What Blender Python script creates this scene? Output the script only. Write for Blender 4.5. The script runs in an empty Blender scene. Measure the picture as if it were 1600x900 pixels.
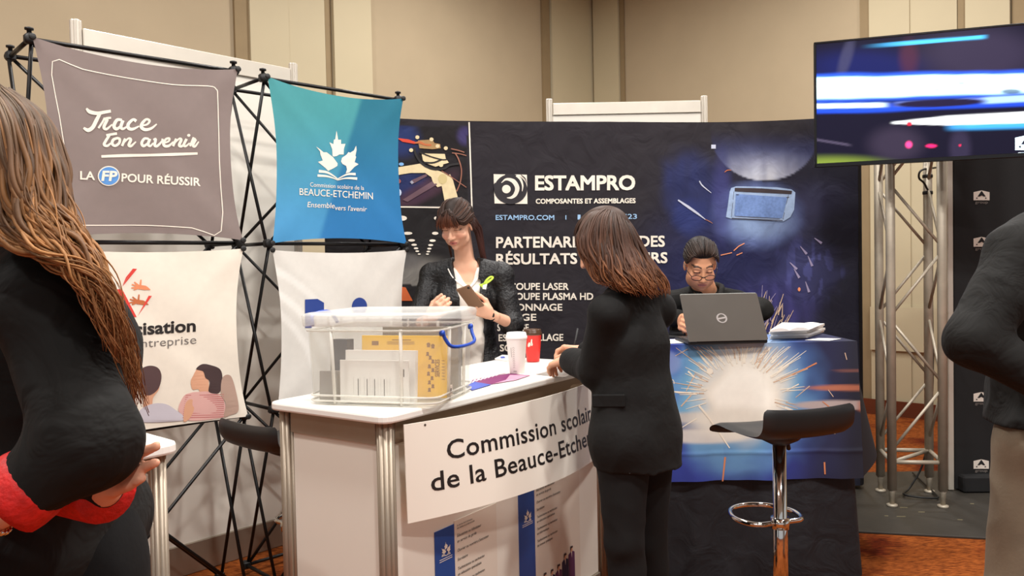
import bpy, math, random
import numpy as np
from mathutils import Vector, Matrix
from mathutils.geometry import tessellate_polygon

random.seed(7); RNG = np.random.default_rng(7)
SC = bpy.context.scene
COL = SC.collection

# ------------------------------------------------------------------ camera
FPX = 1250.0; CAMZ = 1.45
PITCH = math.atan(35.0 / FPX); ROLL = 0.020
_F = np.array([0, math.cos(PITCH), -math.sin(PITCH)])
_u0 = np.array([0, math.sin(PITCH), math.cos(PITCH)]); _r0 = np.array([1.0, 0, 0])
_R = math.cos(ROLL) * _r0 - math.sin(ROLL) * _u0
_U = math.sin(ROLL) * _r0 + math.cos(ROLL) * _u0
CAM = np.array([0, 0, CAMZ])
cd = bpy.data.cameras.new('camera'); cam = bpy.data.objects.new('camera', cd); COL.objects.link(cam)
cd.sensor_width = 36.0; cd.lens = 36.0 * FPX / 1600.0; cd.clip_start = 0.05; cd.clip_end = 60
cam.matrix_world = Matrix(((_R[0], _U[0], -_F[0], CAM[0]), (_R[1], _U[1], -_F[1], CAM[1]), (_R[2], _U[2], -_F[2], CAM[2]), (0, 0, 0, 1)))
SC.camera = cam

# ------------------------------------------------------------------ light
SC.view_settings.view_transform = 'Standard'; SC.view_settings.look = 'None'
SC.view_settings.gamma = 1.0; SC.view_settings.exposure = 0.0; SC.view_settings.use_curve_mapping = False
w = bpy.data.worlds.new('hall'); SC.world = w; w.use_nodes = True
w.node_tree.nodes['Background'].inputs[0].default_value = (0.97, 0.98, 1.0, 1)
w.node_tree.nodes['Background'].inputs[1].default_value = 0.50
LAMPS = [(-2.2, 1.6, 95), (0.2, 1.2, 95), (2.4, 1.0, 110), (-1.6, 4.3, 45), (1.2, 3.3, 95), (3.6, 4.4, 60), (0.2, 6.4, 75), (2.4, 6.2, 60), (-2.6, -1.2, 60), (1.6, -1.6, 120)]  # overhead lamps out of view; those near camera and back walls are added fill
for lx, ly, e in LAMPS:
    ld = bpy.data.lights.new('ceiling_and_fill_lamp', 'AREA'); ld.shape = 'DISK'; ld.size = 0.34; ld.energy = e
    ld.color = (1.0, 0.98, 0.955); ld.spread = math.radians(180)
    lo = bpy.data.objects.new('ceiling_and_fill_lamp', ld); COL.objects.link(lo); lo.location = (lx, ly, 4.6)

# ------------------------------------------------------------------ projection helpers (real-world points measured from the photo)
def ray(px, py):
    return _F + (px - 800.0) / FPX * _R - (py - 450.0) / FPX * _U
def at(px, py, D):                       # point at depth y = D
    d = ray(px, py); return CAM + d * (D / d[1])
def on_z(px, py, z):                     # point at height z
    d = ray(px, py); return CAM + d * ((z - CAMZ) / d[2])
def proj(p):
    q = np.asarray(p, float) - CAM
    dz = q @ _F
    return np.stack([800 + FPX * (q @ _R) / dz, 450 - FPX * (q @ _U) / dz], -1)
def nrm(v):
    v = np.asarray(v, float); return v / np.linalg.norm(v)
def V3(*a): return np.array(a, float)

# ------------------------------------------------------------------ materials
def s2l(c):
    c = np.asarray(c, float) / 255.0
    return np.where(c <= 0.04045, c / 12.92, ((c + 0.055) / 1.055) ** 2.4)
_M = {}
def mat(name, rgb=None, rough=0.5, metal=0.0, var=0.06, vscale=8.0, bump=0.0, bscale=60.0, spec=0.5, attr=False, emit=0.0,
        stretch=(1, 1, 1), sheen=0.0, coat=0.0, bdist=0.004, distort=0.0):
    if name in _M: return _M[name]
    m = bpy.data.materials.new(name); m.use_nodes = True; nt = m.node_tree; N = nt.nodes; L = nt.links
    b = N['Principled BSDF']
    tc = N.new('ShaderNodeTexCoord'); mp = N.new('ShaderNodeMapping'); mp.inputs['Scale'].default_value = stretch
    L.new(tc.outputs['Object'], mp.inputs['Vector'])
    nz = N.new('ShaderNodeTexNoise'); nz.inputs['Scale'].default_value = vscale; nz.inputs['Detail'].default_value = 4
    L.new(mp.outputs[0], nz.inputs['Vector'])
    mr = N.new('ShaderNodeMapRange'); mr.inputs[1].default_value = 0.25; mr.inputs[2].default_value = 0.75
    mr.inputs[3].default_value = 1 - var; mr.inputs[4].default_value = 1 + var
    L.new(nz.outputs[0], mr.inputs[0])
    mx = N.new('ShaderNodeVectorMath'); mx.operation = 'SCALE'
    if attr:
        at_ = N.new('ShaderNodeAttribute'); at_.attribute_name = 'Col'; L.new(at_.outputs['Color'], mx.inputs[0])
    else:
        mx.inputs[0].default_value = s2l(rgb)
    L.new(mr.outputs[0], mx.inputs['Scale'])
    L.new(mx.outputs[0], b.inputs['Base Color'])
    b.inputs['Roughness'].default_value = rough; b.inputs['Metallic'].default_value = metal
    b.inputs['Specular IOR Level'].default_value = spec
    b.inputs['Sheen Weight'].default_value = sheen; b.inputs['Coat Weight'].default_value = coat
    if emit:
        L.new(mx.outputs[0], b.inputs['Emission Color']); b.inputs['Emission Strength'].default_value = emit
    if bump:
        n2 = N.new('ShaderNodeTexNoise'); n2.inputs['Scale'].default_value = bscale; n2.inputs['Detail'].default_value = 3
        n2.inputs['Distortion'].default_value = distort
        L.new(mp.outputs[0], n2.inputs['Vector'])
        bp = N.new('ShaderNodeBump'); bp.inputs['Strength'].default_value = bump; bp.inputs['Distance'].default_value = bdist
        L.new(n2.outputs[0], bp.inputs['Height']); L.new(bp.outputs[0], b.inputs['Normal'])
    _M[name] = m; return m

def plastic_clear(name, tint, alpha, rough=0.25):
    if name in _M: return _M[name]
    m = bpy.data.materials.new(name); m.use_nodes = True; nt = m.node_tree; N = nt.nodes; L = nt.links
    b = N['Principled BSDF']; out = N['Material Output']
    b.inputs['Base Color'].default_value = (*s2l(tint), 1); b.inputs['Roughness'].default_value = rough
    tr = N.new('ShaderNodeBsdfTransparent'); tr.inputs[0].default_value = (0.97, 0.97, 0.96, 1)
    nz = N.new('ShaderNodeTexNoise'); nz.inputs['Scale'].default_value = 5
    mr = N.new('ShaderNodeMapRange'); mr.inputs[3].default_value = alpha * 0.8; mr.inputs[4].default_value = alpha * 1.2
    L.new(nz.outputs[0], mr.inputs[0])
    mx = N.new('ShaderNodeMixShader'); L.new(mr.outputs[0], mx.inputs[0]); L.new(tr.outputs[0], mx.inputs[1]); L.new(b.outputs[0], mx.inputs[2])
    L.new(mx.outputs[0], out.inputs['Surface'])
    _M[name] = m; return m

# ------------------------------------------------------------------ mesh builder
def world_loc(o):
    l = np.array(o.location)
    while o.parent: o = o.parent; l = l + np.array(o.location)
    return l
def tag(o, label=None, cat=None, group=None, kind=None):
    if label: o['label'] = label
    if cat: o['category'] = cat
    if group: o['group'] = group
    if kind: o['kind'] = kind
    return o
def empty(name, loc, label, cat, group=None):
    o = bpy.data.objects.new(name, None); COL.objects.link(o); o.location = [float(x) for x in loc]; o.empty_display_size = 0.1
    return tag(o, label, cat, group)
def copy_tree(o, parent=None):
    c = o.copy(); COL.objects.link(c)
    if parent: c.parent = parent
    for ch in list(o.children): copy_tree(ch, c)
    return c

class MB:
    def __init__(s, m=None):
        s.v = []; s.f = []; s.fm = []; s.c = []; s.n = 0; s.m = m; s.col = (1, 1, 1); s.smooth = []
    def add(s, verts, faces, smooth=False, cols=None, m=None):
        verts = np.asarray(verts, float).reshape(-1, 3); b = s.n
        s.v.append(verts); s.n += len(verts)
        s.c.append(np.asarray(cols, float).reshape(-1, 3) if cols is not None else np.tile(np.asarray(s.col, float), (len(verts), 1)))
        for f in faces: s.f.append([b + int(i) for i in f])
        s.fm += [m or s.m] * len(faces); s.smooth += [smooth] * len(faces)
        return b
    def box(s, c, size, ax=None, bev=0.0, m=None):
        ax = np.eye(3) if ax is None else np.asarray(ax, float); c = np.asarray(c, float); h = np.asarray(size, float) / 2
        if bev <= 0:
            P = [c + ax.T @ (h * np.array([x, y, z])) for x in (-1, 1) for y in (-1, 1) for z in (-1, 1)]
            s.add(P, [(0, 1, 3, 2), (4, 6, 7, 5), (0, 4, 5, 1), (2, 3, 7, 6), (0, 2, 6, 4), (1, 5, 7, 3)], m=m); return
        b = min(bev, min(h) * 0.95); P = []; idx = {}
        for x in (-1, 1):
            for y in (-1, 1):
                for z in (-1, 1):
                    for k in range(3):
                        q = np.array([x, y, z]) * (h - b); q[k] += (x, y, z)[k] * b
                        idx[(x, y, z, k)] = len(P); P.append(c + ax.T @ q)
        fs = []
        for k in range(3):
            a, d = [(1, 2), (2, 0), (0, 1)][k]
            for sg in (-1, 1):
                q = []
                for (i, j) in ((-1, -1), (1, -1), (1, 1), (-1, 1)):
                    t = [0, 0, 0]; t[k] = sg; t[a] = i; t[d] = j; q.append(idx[(*t, k)])
                fs.append(q if sg > 0 else q[::-1])
        for k in range(3):
            a, d = [(1, 2), (2, 0), (0, 1)][k]
            for i in (-1, 1):
                for j in (-1, 1):
                    t0 = [0, 0, 0]; t0[k] = -1; t0[a] = i; t0[d] = j; t1 = list(t0); t1[k] = 1
                    q = [idx[(*t0, a)], idx[(*t1, a)], idx[(*t1, d)], idx[(*t0, d)]]
                    fs.append(q if i * j < 0 else q[::-1])
        for x in (-1, 1):
            for y in (-1, 1):
                for z in (-1, 1):
                    q = [idx[(x, y, z, k)] for k in range(3)]
                    fs.append(q if x * y * z > 0 else q[::-1])
        s.add(P, fs, m=m)
    def tube(s, path, r, n=10, cap=True, flat=None, m=None, cols=None, smooth=True):
        path = np.asarray(path, float); K = len(path); r = np.broadcast_to(np.asarray(r, float), (K,))
        T = np.gradient(path, axis=0); T /= (np.linalg.norm(T, axis=1)[:, None] + 1e-12)
        a = np.array([0, 0, 1.0]) if abs(T[0][2]) < 0.9 else np.array([1.0, 0, 0])
        if flat is not None: a = np.asarray(flat[0], float)
        P = []; C = []
        th = np.linspace(0, 2 * np.pi, n, endpoint=False)
        for i in range(K):
            u = a - T[i] * (a @ T[i]); u /= np.linalg.norm(u) + 1e-12; v = np.cross(T[i], u)
            if flat is None: a = u
            fu = 1.0 if flat is None else flat[1]
            P.append(path[i] + r[i] * (np.cos(th)[:, None] * u * fu + np.sin(th)[:, None] * v))
            if cols is not None: C.append(np.tile(cols[i], (n, 1)))
        P = np.concatenate(P); fs = []
        for i in range(K - 1):
            for j in range(n):
                k = (j + 1) % n; fs.append((i * n + j, i * n + k, (i + 1) * n + k, (i + 1) * n + j))
        if cap: fs.append(tuple(range(n))[::-1]); fs.append(tuple((K - 1) * n + j for j in range(n)))
        s.add(P, fs, smooth, np.concatenate(C) if cols is not None else None, m)
    def bar(s, p, q, r, n=10, m=None): s.tube([p, q], r, n, m=m)
    def lathe(s, c, prof, n=32, m=None, ax=None, smooth=True):
        c = np.asarray(c, float); ax = np.eye(3) if ax is None else np.asarray(ax, float); th = np.linspace(0, 2 * np.pi, n, endpoint=False)
        P = []
        for r, z in prof:
            P.append(c + (np.cos(th)[:, None] * ax[0] + np.sin(th)[:, None] * ax[1]) * r + ax[2] * z)
        fs = []
        for i in range(len(prof) - 1):
            for j in range(n):
                k = (j + 1) % n; fs.append((i * n + j, i * n + k, (i + 1) * n + k, (i + 1) * n + j))
        fs.append(tuple(range(n))[::-1]); fs.append(tuple((len(prof) - 1) * n + j for j in range(n)))
        s.add(np.concatenate(P), fs, smooth, m=m)
    def prism(s, poly, z0, z1, m=None, edge=0.0):           # vertical extrusion of an xy polygon (ccw)
        poly = np.asarray(poly, float); n = len(poly); lv = []
        if edge > 0:
            cen = poly.mean(0)
            def ins(d):
                e = np.roll(poly, -1, 0) - poly; nn = np.stack([e[:, 1], -e[:, 0]], 1); nn /= np.linalg.norm(nn, axis=1)[:, None] + 1e-9
                vn = nn + np.roll(nn, 1, 0); vn /= np.linalg.norm(vn, axis=1)[:, None] + 1e-9
                return poly - vn * d
            lv = [(ins(edge), z0), (ins(edge * .3), z0 + edge * .3), (poly, z0 + edge), (poly, z1 - edge), (ins(edge * .3), z1 - edge * .3), (ins(edge), z1)]
        else: lv = [(poly, z0), (poly, z1)]
        P = np.concatenate([np.column_stack([q, np.full(n, z)]) for q, z in lv]); fs = []
        for i in range(len(lv) - 1):
            for j in range(n):
                k = (j + 1) % n; fs.append((i * n + j, i * n + k, (i + 1) * n + k, (i + 1) * n + j))
        fs.append(tuple(range(n))[::-1]); fs.append(tuple((len(lv) - 1) * n + j for j in range(n)))
        s.add(P, fs, m=m)
    def grid(s, P, m=None, smooth=True, cols=None, flip=False, closed=False):   # P (a,b,3)
        P = np.asarray(P, float); a, b = P.shape[:2]; fs = []
        for i in range(a - 1 if not closed else a):
            i2 = (i + 1) % a
            for j in range(b - 1):
                q = (i * b + j, i2 * b + j, i2 * b + j + 1, i * b + j + 1); fs.append(q[::-1] if flip else q)
        s.add(P.reshape(-1, 3), fs, smooth, cols, m)
    # ---- prints laid on a surface: S(px, py, lift) -> point on that surface
    def poly(s, S, pts, lift=0.002, m=None, cols=None):
        pts = [tuple(p) for p in pts]
        tri = [tuple(t) for t in tessellate_polygon([[Vector((x, y, 0)) for x, y in pts]])]
        mx = getattr(S, 'fine', None)
        if mx:                                            # follow the creases of the cloth
            mid = {}; todo = tri; tri = []
            while todo:
                t = todo.pop(); L_ = [math.dist(pts[t[i]], pts[t[(i + 1) % 3]]) for i in range(3)]; i = int(np.argmax(L_))
                if L_[i] < mx: tri.append(t); continue
                a, b, c = t[i], t[(i + 1) % 3], t[(i + 2) % 3]; k = (min(a, b), max(a, b))
                if k not in mid: mid[k] = len(pts); pts.append(((pts[a][0] + pts[b][0]) / 2, (pts[a][1] + pts[b][1]) / 2))
                todo += [(a, mid[k], c), (mid[k], b, c)]
        P = np.array([S(x, y, lift) for x, y in pts])
        fs = []
        for t in tri:
            a, b, c = P[t[0]], P[t[1]], P[t[2]]
            nn = np.cross(b - a, c - a); fs.append(t if nn @ (CAM - a) > 0 else t[::-1])
        s.add(P, fs, m=m, cols=cols)
    def disc(s, S, c, rx, ry, n=28, lift=0.002, m=None):
        s.poly(S, [(c[0] + rx * math.cos(t), c[1] + ry * math.sin(t)) for t in np.linspace(0, 2 * math.pi, n, endpoint=False)], lift, m)
    def ribbon(s, S, pts, wd, lift=0.002, m=None, sub=6, cols=None):
        pts = catmull(np.asarray(pts, float), sub) if sub > 1 and len(pts) > 2 else np.asarray(pts, float)
        K = len(pts); wd = np.interp(np.linspace(0, 1, K), np.linspace(0, 1, len(np.atleast_1d(wd))), np.atleast_1d(wd)) if np.ndim(wd) else np.full(K, wd)
        T = np.gradient(pts, axis=0); T /= np.linalg.norm(T, axis=1)[:, None] + 1e-9; Nn = np.stack([-T[:, 1], T[:, 0]], 1)
        P = []
        for p, n_, w_ in zip(pts, Nn, wd):
            P.append(S(*(p + n_ * w_ / 2), lift)); P.append(S(*(p - n_ * w_ / 2), lift))
        fs = []
        for i in range(K - 1):
            q = (2 * i, 2 * i + 1, 2 * i + 3, 2 * i + 2)
            a, b, c = P[q[0]], P[q[1]], P[q[2]]
            fs.append(q if np.cross(b - a, c - a) @ (CAM - a) > 0 else q[::-1])
        s.add(P, fs, m=m)
    def text(s, S, body, p0, p1, cap, lift=0.002, m=None, bold=0.0, shear=0.0, up=None, space=1.0):
        vt, fc = text_geo(body, bold, shear, space)
        p0 = np.asarray(p0, float); p1 = np.asarray(p1, float)
        x0, x1 = vt[:, 0].min(), vt[:, 0].max(); up = np.asarray(up if up is not None else (0, -1), float)
        q = p0 + (vt[:, :1] - x0) / (x1 - x0) * (p1 - p0) + (vt[:, 1:] / CAPH) * cap * up
        P = np.array([S(x, y, lift) for x, y in q])
        fs = []
        a = [P[i] for i in fc[0][:3]]; flip = np.cross(a[1] - a[0], a[2] - a[0]) @ (CAM - a[0]) < 0
        for f in fc: fs.append(f[::-1] if flip else f)
        s.add(P, fs, m=m)
    def fat(s, S, body, p0, p1, cap, d, **kw):           # heavier lettering: the same word struck four times
        for dx, dy in ((-d, -d), (d, -d), (-d, d), (d, d)): s.text(S, body, (p0[0] + dx, p0[1] + dy), (p1[0] + dx, p1[1] + dy), cap, **kw)
    def build(s, name, parent=None, label=None, cat=None, group=None, kind=None, origin=None):
        Vt = np.concatenate(s.v); lo, hi = Vt.min(0), Vt.max(0)
        org = np.array([(lo[0] + hi[0]) / 2, (lo[1] + hi[1]) / 2, lo[2]]) if origin is None else np.asarray(origin, float)
        me = bpy.data.meshes.new(name)
        ln = np.array([len(f) for f in s.f]); li = np.concatenate([np.asarray(f) for f in s.f]) if s.f else np.zeros(0, int)
        me.vertices.add(len(Vt)); me.vertices.foreach_set('co', (Vt - org).astype(np.float32).ravel())
        me.loops.add(len(li)); me.loops.foreach_set('vertex_index', li.astype(np.int32))
        me.polygons.add(len(ln)); st = np.concatenate([[0], np.cumsum(ln)[:-1]])
        me.polygons.foreach_set('loop_start', st.astype(np.int32)); me.polygons.foreach_set('loop_total', ln.astype(np.int32))
        ms = []
        for m in s.fm:
            if m not in ms: ms.append(m)
        for m in ms: me.materials.append(m)
        ix = {m: i for i, m in enumerate(ms)}
        me.polygons.foreach_set('material_index', np.array([ix[m] for m in s.fm], np.int32))
        me.polygons.foreach_set('use_smooth', np.array(s.smooth, bool))
        ca = me.color_attributes.new('Col', 'FLOAT_COLOR', 'POINT')
        C = np.concatenate(s.c); ca.data.foreach_set('color', np.column_stack([C, np.ones(len(C))]).astype(np.float32).ravel())
        me.update(calc_edges=True); me.validate()
        o = bpy.data.objects.new(name, me); COL.objects.link(o)
        if parent is not None:
            o.parent = parent; o.location = [float(x) for x in org - world_loc(parent)]
        else: o.location = [float(x) for x in org]
        return tag(o, label, cat, group, kind)

def catmull(P, sub=6):
    P = np.asarray(P, float); Q = np.vstack([2 * P[0] - P[1], P, 2 * P[-1] - P[-2]]); out = []
    for i in range(1, len(Q) - 2):
        for t in np.linspace(0, 1, sub, endpoint=False):
            a, b, c, d = Q[i - 1:i + 3]
            out.append(0.5 * (2 * b + (c - a) * t + (2 * a - 5 * b + 4 * c - d) * t * t + (3 * b - a - 3 * c + d) * t ** 3))
    out.append(P[-1]); return np.array(out)

_T = {}
def text_geo(body, bold=0.0, shear=0.0, space=1.0):
    k = (body, bold, shear, space)
    if k in _T: return _T[k]
    cu = bpy.data.curves.new('lettering', 'FONT'); cu.body = body; cu.offset = bold; cu.shear = shear; cu.space_character = space; cu.resolution_u = 3
    ob = bpy.data.objects.new('lettering', cu); COL.objects.link(ob)
    dg = bpy.context.evaluated_depsgraph_get(); dg.update()
    me = bpy.data.meshes.new_from_object(ob.evaluated_get(dg))
    vt = np.array([v.co[:2] for v in me.vertices]); fc = [tuple(p.vertices) for p in me.polygons]
    bpy.data.objects.remove(ob); bpy.data.curves.remove(cu); bpy.data.meshes.remove(me)
    _T[k] = (vt, fc); return _T[k]
CAPH = 1.0
_h = text_geo('H')[0]; CAPH = float(_h[:, 1].max())

class Plane:
    def __init__(s, O, U, W):
        s.O = np.asarray(O, float); s.U = nrm(U); s.V = nrm(np.asarray(W, float) - s.U * (np.asarray(W, float) @ s.U)); s.N = np.cross(s.U, s.V)
        if s.N @ (CAM - s.O) < 0: s.N = -s.N
    def __call__(s, px, py, lift=0.0):
        d = ray(px, py); t = (s.O - CAM) @ s.N / (d @ s.N); return CAM + d * t + s.N * lift
    def uv(s, px, py):
        p = s(px, py) - s.O; return p @ s.U, p @ s.V
def zplane(z): return Plane((0, 0, z), (1, 0, 0), (0, 1, 0))

def loop(pts, sub=5):                     # smooth closed outline
    P = [tuple(p) for p in pts]; n = len(P); o = catmull(P[-2:] + P + P[:2], sub); return [tuple(p) for p in o[2 * sub:(n + 2) * sub]]
def sm(a, b, x):
    t = np.clip((np.asarray(x, float) - a) / (b - a), 0, 1); return t * t * (3 - 2 * t)
def vnoise(x, y, seed=0):
    r = np.random.default_rng(seed); o = 0
    for i in range(6):
        a = r.uniform(0, 6.28); f = r.uniform(.6, 1.8); o = o + np.sin(f * (x * math.cos(a) + y * math.sin(a)) + r.uniform(0, 6.28) + 1.3 * np.sin(.7 * f * (x * math.sin(a) - y * math.cos(a)) + i))
    return o / 6

# ------------------------------------------------------------------ distance-field figures
class Field:
    def __init__(s, lo, hi, h):
        s.lo = np.asarray(lo, float); s.h = h; s.n = np.ceil((np.asarray(hi, float) - s.lo) / h).astype(int) + 1
        s.ax = [s.lo[i] + h * np.arange(s.n[i]) for i in range(3)]
        s.f = np.full(s.n, 0.12, np.float32)
    def _reg(s, lo, hi):
        a = np.clip(np.floor((lo - s.lo) / s.h).astype(int), 0, s.n); b = np.clip(np.ceil((hi - s.lo) / s.h).astype(int) + 1, 0, s.n)
        if np.any(b <= a): return None
        sl = tuple(slice(a[i], b[i]) for i in range(3))
        return sl, (s.ax[0][a[0]:b[0]][:, None, None], s.ax[1][a[1]:b[1]][None, :, None], s.ax[2][a[2]:b[2]][None, None, :])
    def _op(s, sl, d, k, sub):
        A = s.f[sl]
        if sub:
            d = -d; h = np.clip(.5 - .5 * (d - A) / k, 0, 1) if False else np.clip(.5 + .5 * (d - A) / k, 0, 1)
            s.f[sl] = A * (1 - h) + d * h + k * h * (1 - h)
        else:
            h = np.clip(.5 + .5 * (A - d) / k, 0, 1)
            s.f[sl] = A * (1 - h) + d * h - k * h * (1 - h)
    def cap(s, p, q, r1, r2=None, k=0.012, flat=None, sub=False):
        p = np.asarray(p, float); q = np.asarray(q, float); r2 = r1 if r2 is None else r2
        mr = max(r1, r2) * (max(1, flat[1]) if flat is not None else 1) + k + .03
        g = s._reg(np.minimum(p, q) - mr, np.maximum(p, q) + mr)
        if g is None: return
        sl, (X, Y, Z) = g; d = q - p; L2 = d @ d + 1e-12
        x, y, z = X - p[0], Y - p[1], Z - p[2]
        t = np.clip((x * d[0] + y * d[1] + z * d[2]) / L2, 0, 1)
        x = x - t * d[0]; y = y - t * d[1]; z = z - t * d[2]
        dd = x * x + y * y + z * z
        if flat is not None:
            a = nrm(flat[0]); c = x * a[0] + y * a[1] + z * a[2]; dd = dd - c * c * (1 - 1 / flat[1] ** 2)
        s._op(sl, np.sqrt(np.maximum(dd, 0)) - (r1 + (r2 - r1) * t), k, sub)
    def ell(s, c, rad, axes=None, k=0.012, sub=False):
        c = np.asarray(c, float); rad = np.asarray(rad, float); axes = np.eye(3) if axes is None else np.asarray(axes, float)
        m = max(rad) + k + .03; g = s._reg(c - m, c + m)
        if g is None: return
        sl, (X, Y, Z) = g; x, y, z = X - c[0], Y - c[1], Z - c[2]
        k0 = 0; k1 = 0
        for i in range(3):
            a = axes[i]; e = (x * a[0] + y * a[1] + z * a[2]); k0 = k0 + (e / rad[i]) ** 2; k1 = k1 + (e / rad[i] ** 2) ** 2
        k0 = np.sqrt(k0); k1 = np.sqrt(k1) + 1e-9
        s._op(sl, k0 * (k0 - 1) / k1, k, sub)
    def boxcut(s, c, half, axes, k=0.008, sub=True):
        c = np.asarray(c, float); axes = np.asarray(axes, float); m = np.linalg.norm(half) + k + .02; g = s._reg(c - m, c + m)
        if g is None: return
        sl, (X, Y, Z) = g; x, y, z = X - c[0], Y - c[1], Z - c[2]; d = None
        for i in range(3):
            a = axes[i]; e = np.abs(x * a[0] + y * a[1] + z * a[2]) - half[i]; d = e if d is None else np.maximum(d, e)
        s._op(sl, d, k, sub)
    def cut(s, p, n):                                   # keep the side the normal points away from
        X, Y, Z = s.ax[0][:, None, None], s.ax[1][None, :, None], s.ax[2][None, None, :]
        n = nrm(n); s.f = np.maximum(s.f, ((X - p[0]) * n[0] + (Y - p[1]) * n[1] + (Z - p[2]) * n[2]).astype(np.float32))
    def folds(s, amp, fr, seed=0, stretch=(1, 1, 1)):
        band = np.argwhere(np.abs(s.f) < 0.03); P = s.lo + band * s.h; r = np.random.default_rng(seed); o = 0
        for i in range(7):
            d = nrm(r.normal(size=3)) * np.array(stretch) * fr * r.uniform(.6, 1.7); e = nrm(r.normal(size=3)) * fr * .6
            o = o + np.sin(P @ d + r.uniform(0, 6.28) + 1.2 * np.sin(P @ e + i))
        o = np.abs(o / 7) * 2 - .4
        s.f[band[:, 0], band[:, 1], band[:, 2]] += (amp * o).astype(np.float32)
    def mesh(s):
        f = s.f; S = f < 0; a, b, c = np.array(f.shape) - 1
        cnt = np.zeros((a, b, c), np.uint8)
        for i in (0, 1):
            for j in (0, 1):
                for k in (0, 1): cnt += S[i:i + a, j:j + b, k:k + c]
        mk = (cnt > 0) & (cnt < 8); idx = np.argwhere(mk); vid = np.full((a, b, c), -1, np.int32); vid[mk] = np.arange(len(idx))
        acc = np.zeros((len(idx), 3)); num = np.zeros(len(idx))
        cor = [(i, j, k) for i in (0, 1) for j in (0, 1) for k in (0, 1)]
        for p in cor:
            for q in cor:
                if q > p and sum(abs(p[t] - q[t]) for t in range(3)) == 1:
                    fa = f[idx[:, 0] + p[0], idx[:, 1] + p[1], idx[:, 2] + p[2]]; fb = f[idx[:, 0] + q[0], idx[:, 1] + q[1], idx[:, 2] + q[2]]
                    cr = (fa < 0) != (fb < 0); t = np.where(cr, fa / np.where(cr, fa - fb, 1), 0)
                    acc += cr[:, None] * (np.array(p) + t[:, None] * (np.array(q) - np.array(p))); num += cr
        Vt = s.lo + s.h * (idx + acc / num[:, None]); Fs = []
        for A in range(3):
            B, C = (A + 1) % 3, (A + 2) % 3
            s0 = [slice(None)] * 3; s1 = [slice(None)] * 3; s0[A] = slice(0, -1); s1[A] = slice(1, None)
            for D in (B, C): s0[D] = slice(1, -1); s1[D] = slice(1, -1)
            e0 = S[tuple(s0)]; e1 = S[tuple(s1)]; cr = np.argwhere(e0 != e1)
            if not len(cr): continue
            inside = e0[cr[:, 0], cr[:, 1], cr[:, 2]]
            base = cr.copy(); base[:, B] += 1; base[:, C] += 1
            def cell(db, dc):
                q = base.copy(); q[:, B] += db; q[:, C] += dc; return vid[q[:, 0], q[:, 1], q[:, 2]]
            Q = np.stack([cell(-1, -1), cell(0, -1), cell(0, 0), cell(-1, 0)], 1)
            Q[~inside] = Q[~inside][:, ::-1]; Fs.append(Q)
        return Vt, np.concatenate(Fs)
    def build(s, name, m, parent=None, colf=None, extra=None, **kw):
        Vt, Q = s.mesh(); b = MB(m)
        b.v = [Vt]; b.n = len(Vt); b.f = [tuple(q) for q in Q.tolist()]; b.fm = [m] * len(Q); b.smooth = [True] * len(Q)
        b.c = [colf(Vt) if colf else np.ones((len(Vt), 3))]
        if extra: extra(b)
        return b.build(name, parent, **kw)
# ------------------------------------------------------------------ shared materials
m_text = mat('wall_textile', (176, 159, 131), .9, var=.03, vscale=3, bump=.25, bscale=420, bdist=.002)
m_pil = mat('wall_paint_cream', (190, 177, 146), .75, var=.03, vscale=2)
m_strip = mat('wall_reveal_shade', (142, 122, 90), .8, var=.05)  # darker tan puts the shade of pilaster side faces into the strip colour
m_alu = mat('aluminium_satin', (164, 151, 134), .42, .65, var=.07, vscale=6, stretch=(1, 1, .1))
m_alu_d = mat('aluminium_groove', (92, 82, 72), .5, .5)
m_alu_w = mat('aluminium_pale', (206, 198, 184), .45, .35, var=.05)
m_white = mat('white_laminate', (238, 230, 216), .45, var=.02, vscale=3)
m_pwhite = mat('white_panel', (232, 225, 212), .6, var=.025, vscale=2)
m_top = mat('white_worktop', (244, 240, 232), .3, var=.015)
m_black = mat('black_metal', (22, 20, 19), .4, .3, var=.1)
m_hub = mat('black_plastic', (18, 17, 16), .55, var=.1)
m_chrome = mat('chrome', (225, 222, 218), .07, 1.0, var=.02)
m_print = mat('printed_fabric', None, .75, attr=True, var=.03, vscale=30, bump=.15, bscale=500, bdist=.001, sheen=.0)
m_ink_w = mat('ink_cream', (236, 226, 210), .7, var=.02)
m_ink_k = mat('ink_black', (28, 22, 20), .55, var=.05)
m_ink_g = mat('ink_grey', (110, 104, 100), .7, var=.05)

# ------------------------------------------------------------------ room shell
dL = V3(0.69, 0.725, 0); dR = V3(0.725, -0.69, 0); CORN = V3(1.015, 9.76, 0)
nL = V3(0.725, -0.69, 0); nR = V3(-0.69, -0.725, 0)        # wall normals, into the room
ROOMH = 4.9
def wallbox(b, c0, d, n, s0, s1, z0, z1, t0, t1, m=None, bev=0):
    # slab between distances s0..s1 along the wall, thickness t0..t1 along its normal
    c = c0 + d * (s0 + s1) / 2 + n * (t0 + t1) / 2 + V3(0, 0, (z0 + z1) / 2)
    b.box(c, (abs(s1 - s0), abs(t1 - t0), z1 - z0), (d, n, V3(0, 0, 1)), bev, m)
b = MB(m_text); wallbox(b, CORN, -dL, nL, 0, 13.0, 0, ROOMH, -.2, 0); b.build('wall_left', kind='structure')
b = MB(m_text); wallbox(b, CORN, dR, nR, 0, 9.0, 0, ROOMH, -.2, 0); b.build('wall_right', kind='structure')
k = 0
def trim(*a, **kw):
    global k
    k += 1; b = MB(a[-1]); wallbox(b, *a[:-1]); return b.build('trim_%d' % k, kind='structure')
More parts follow.
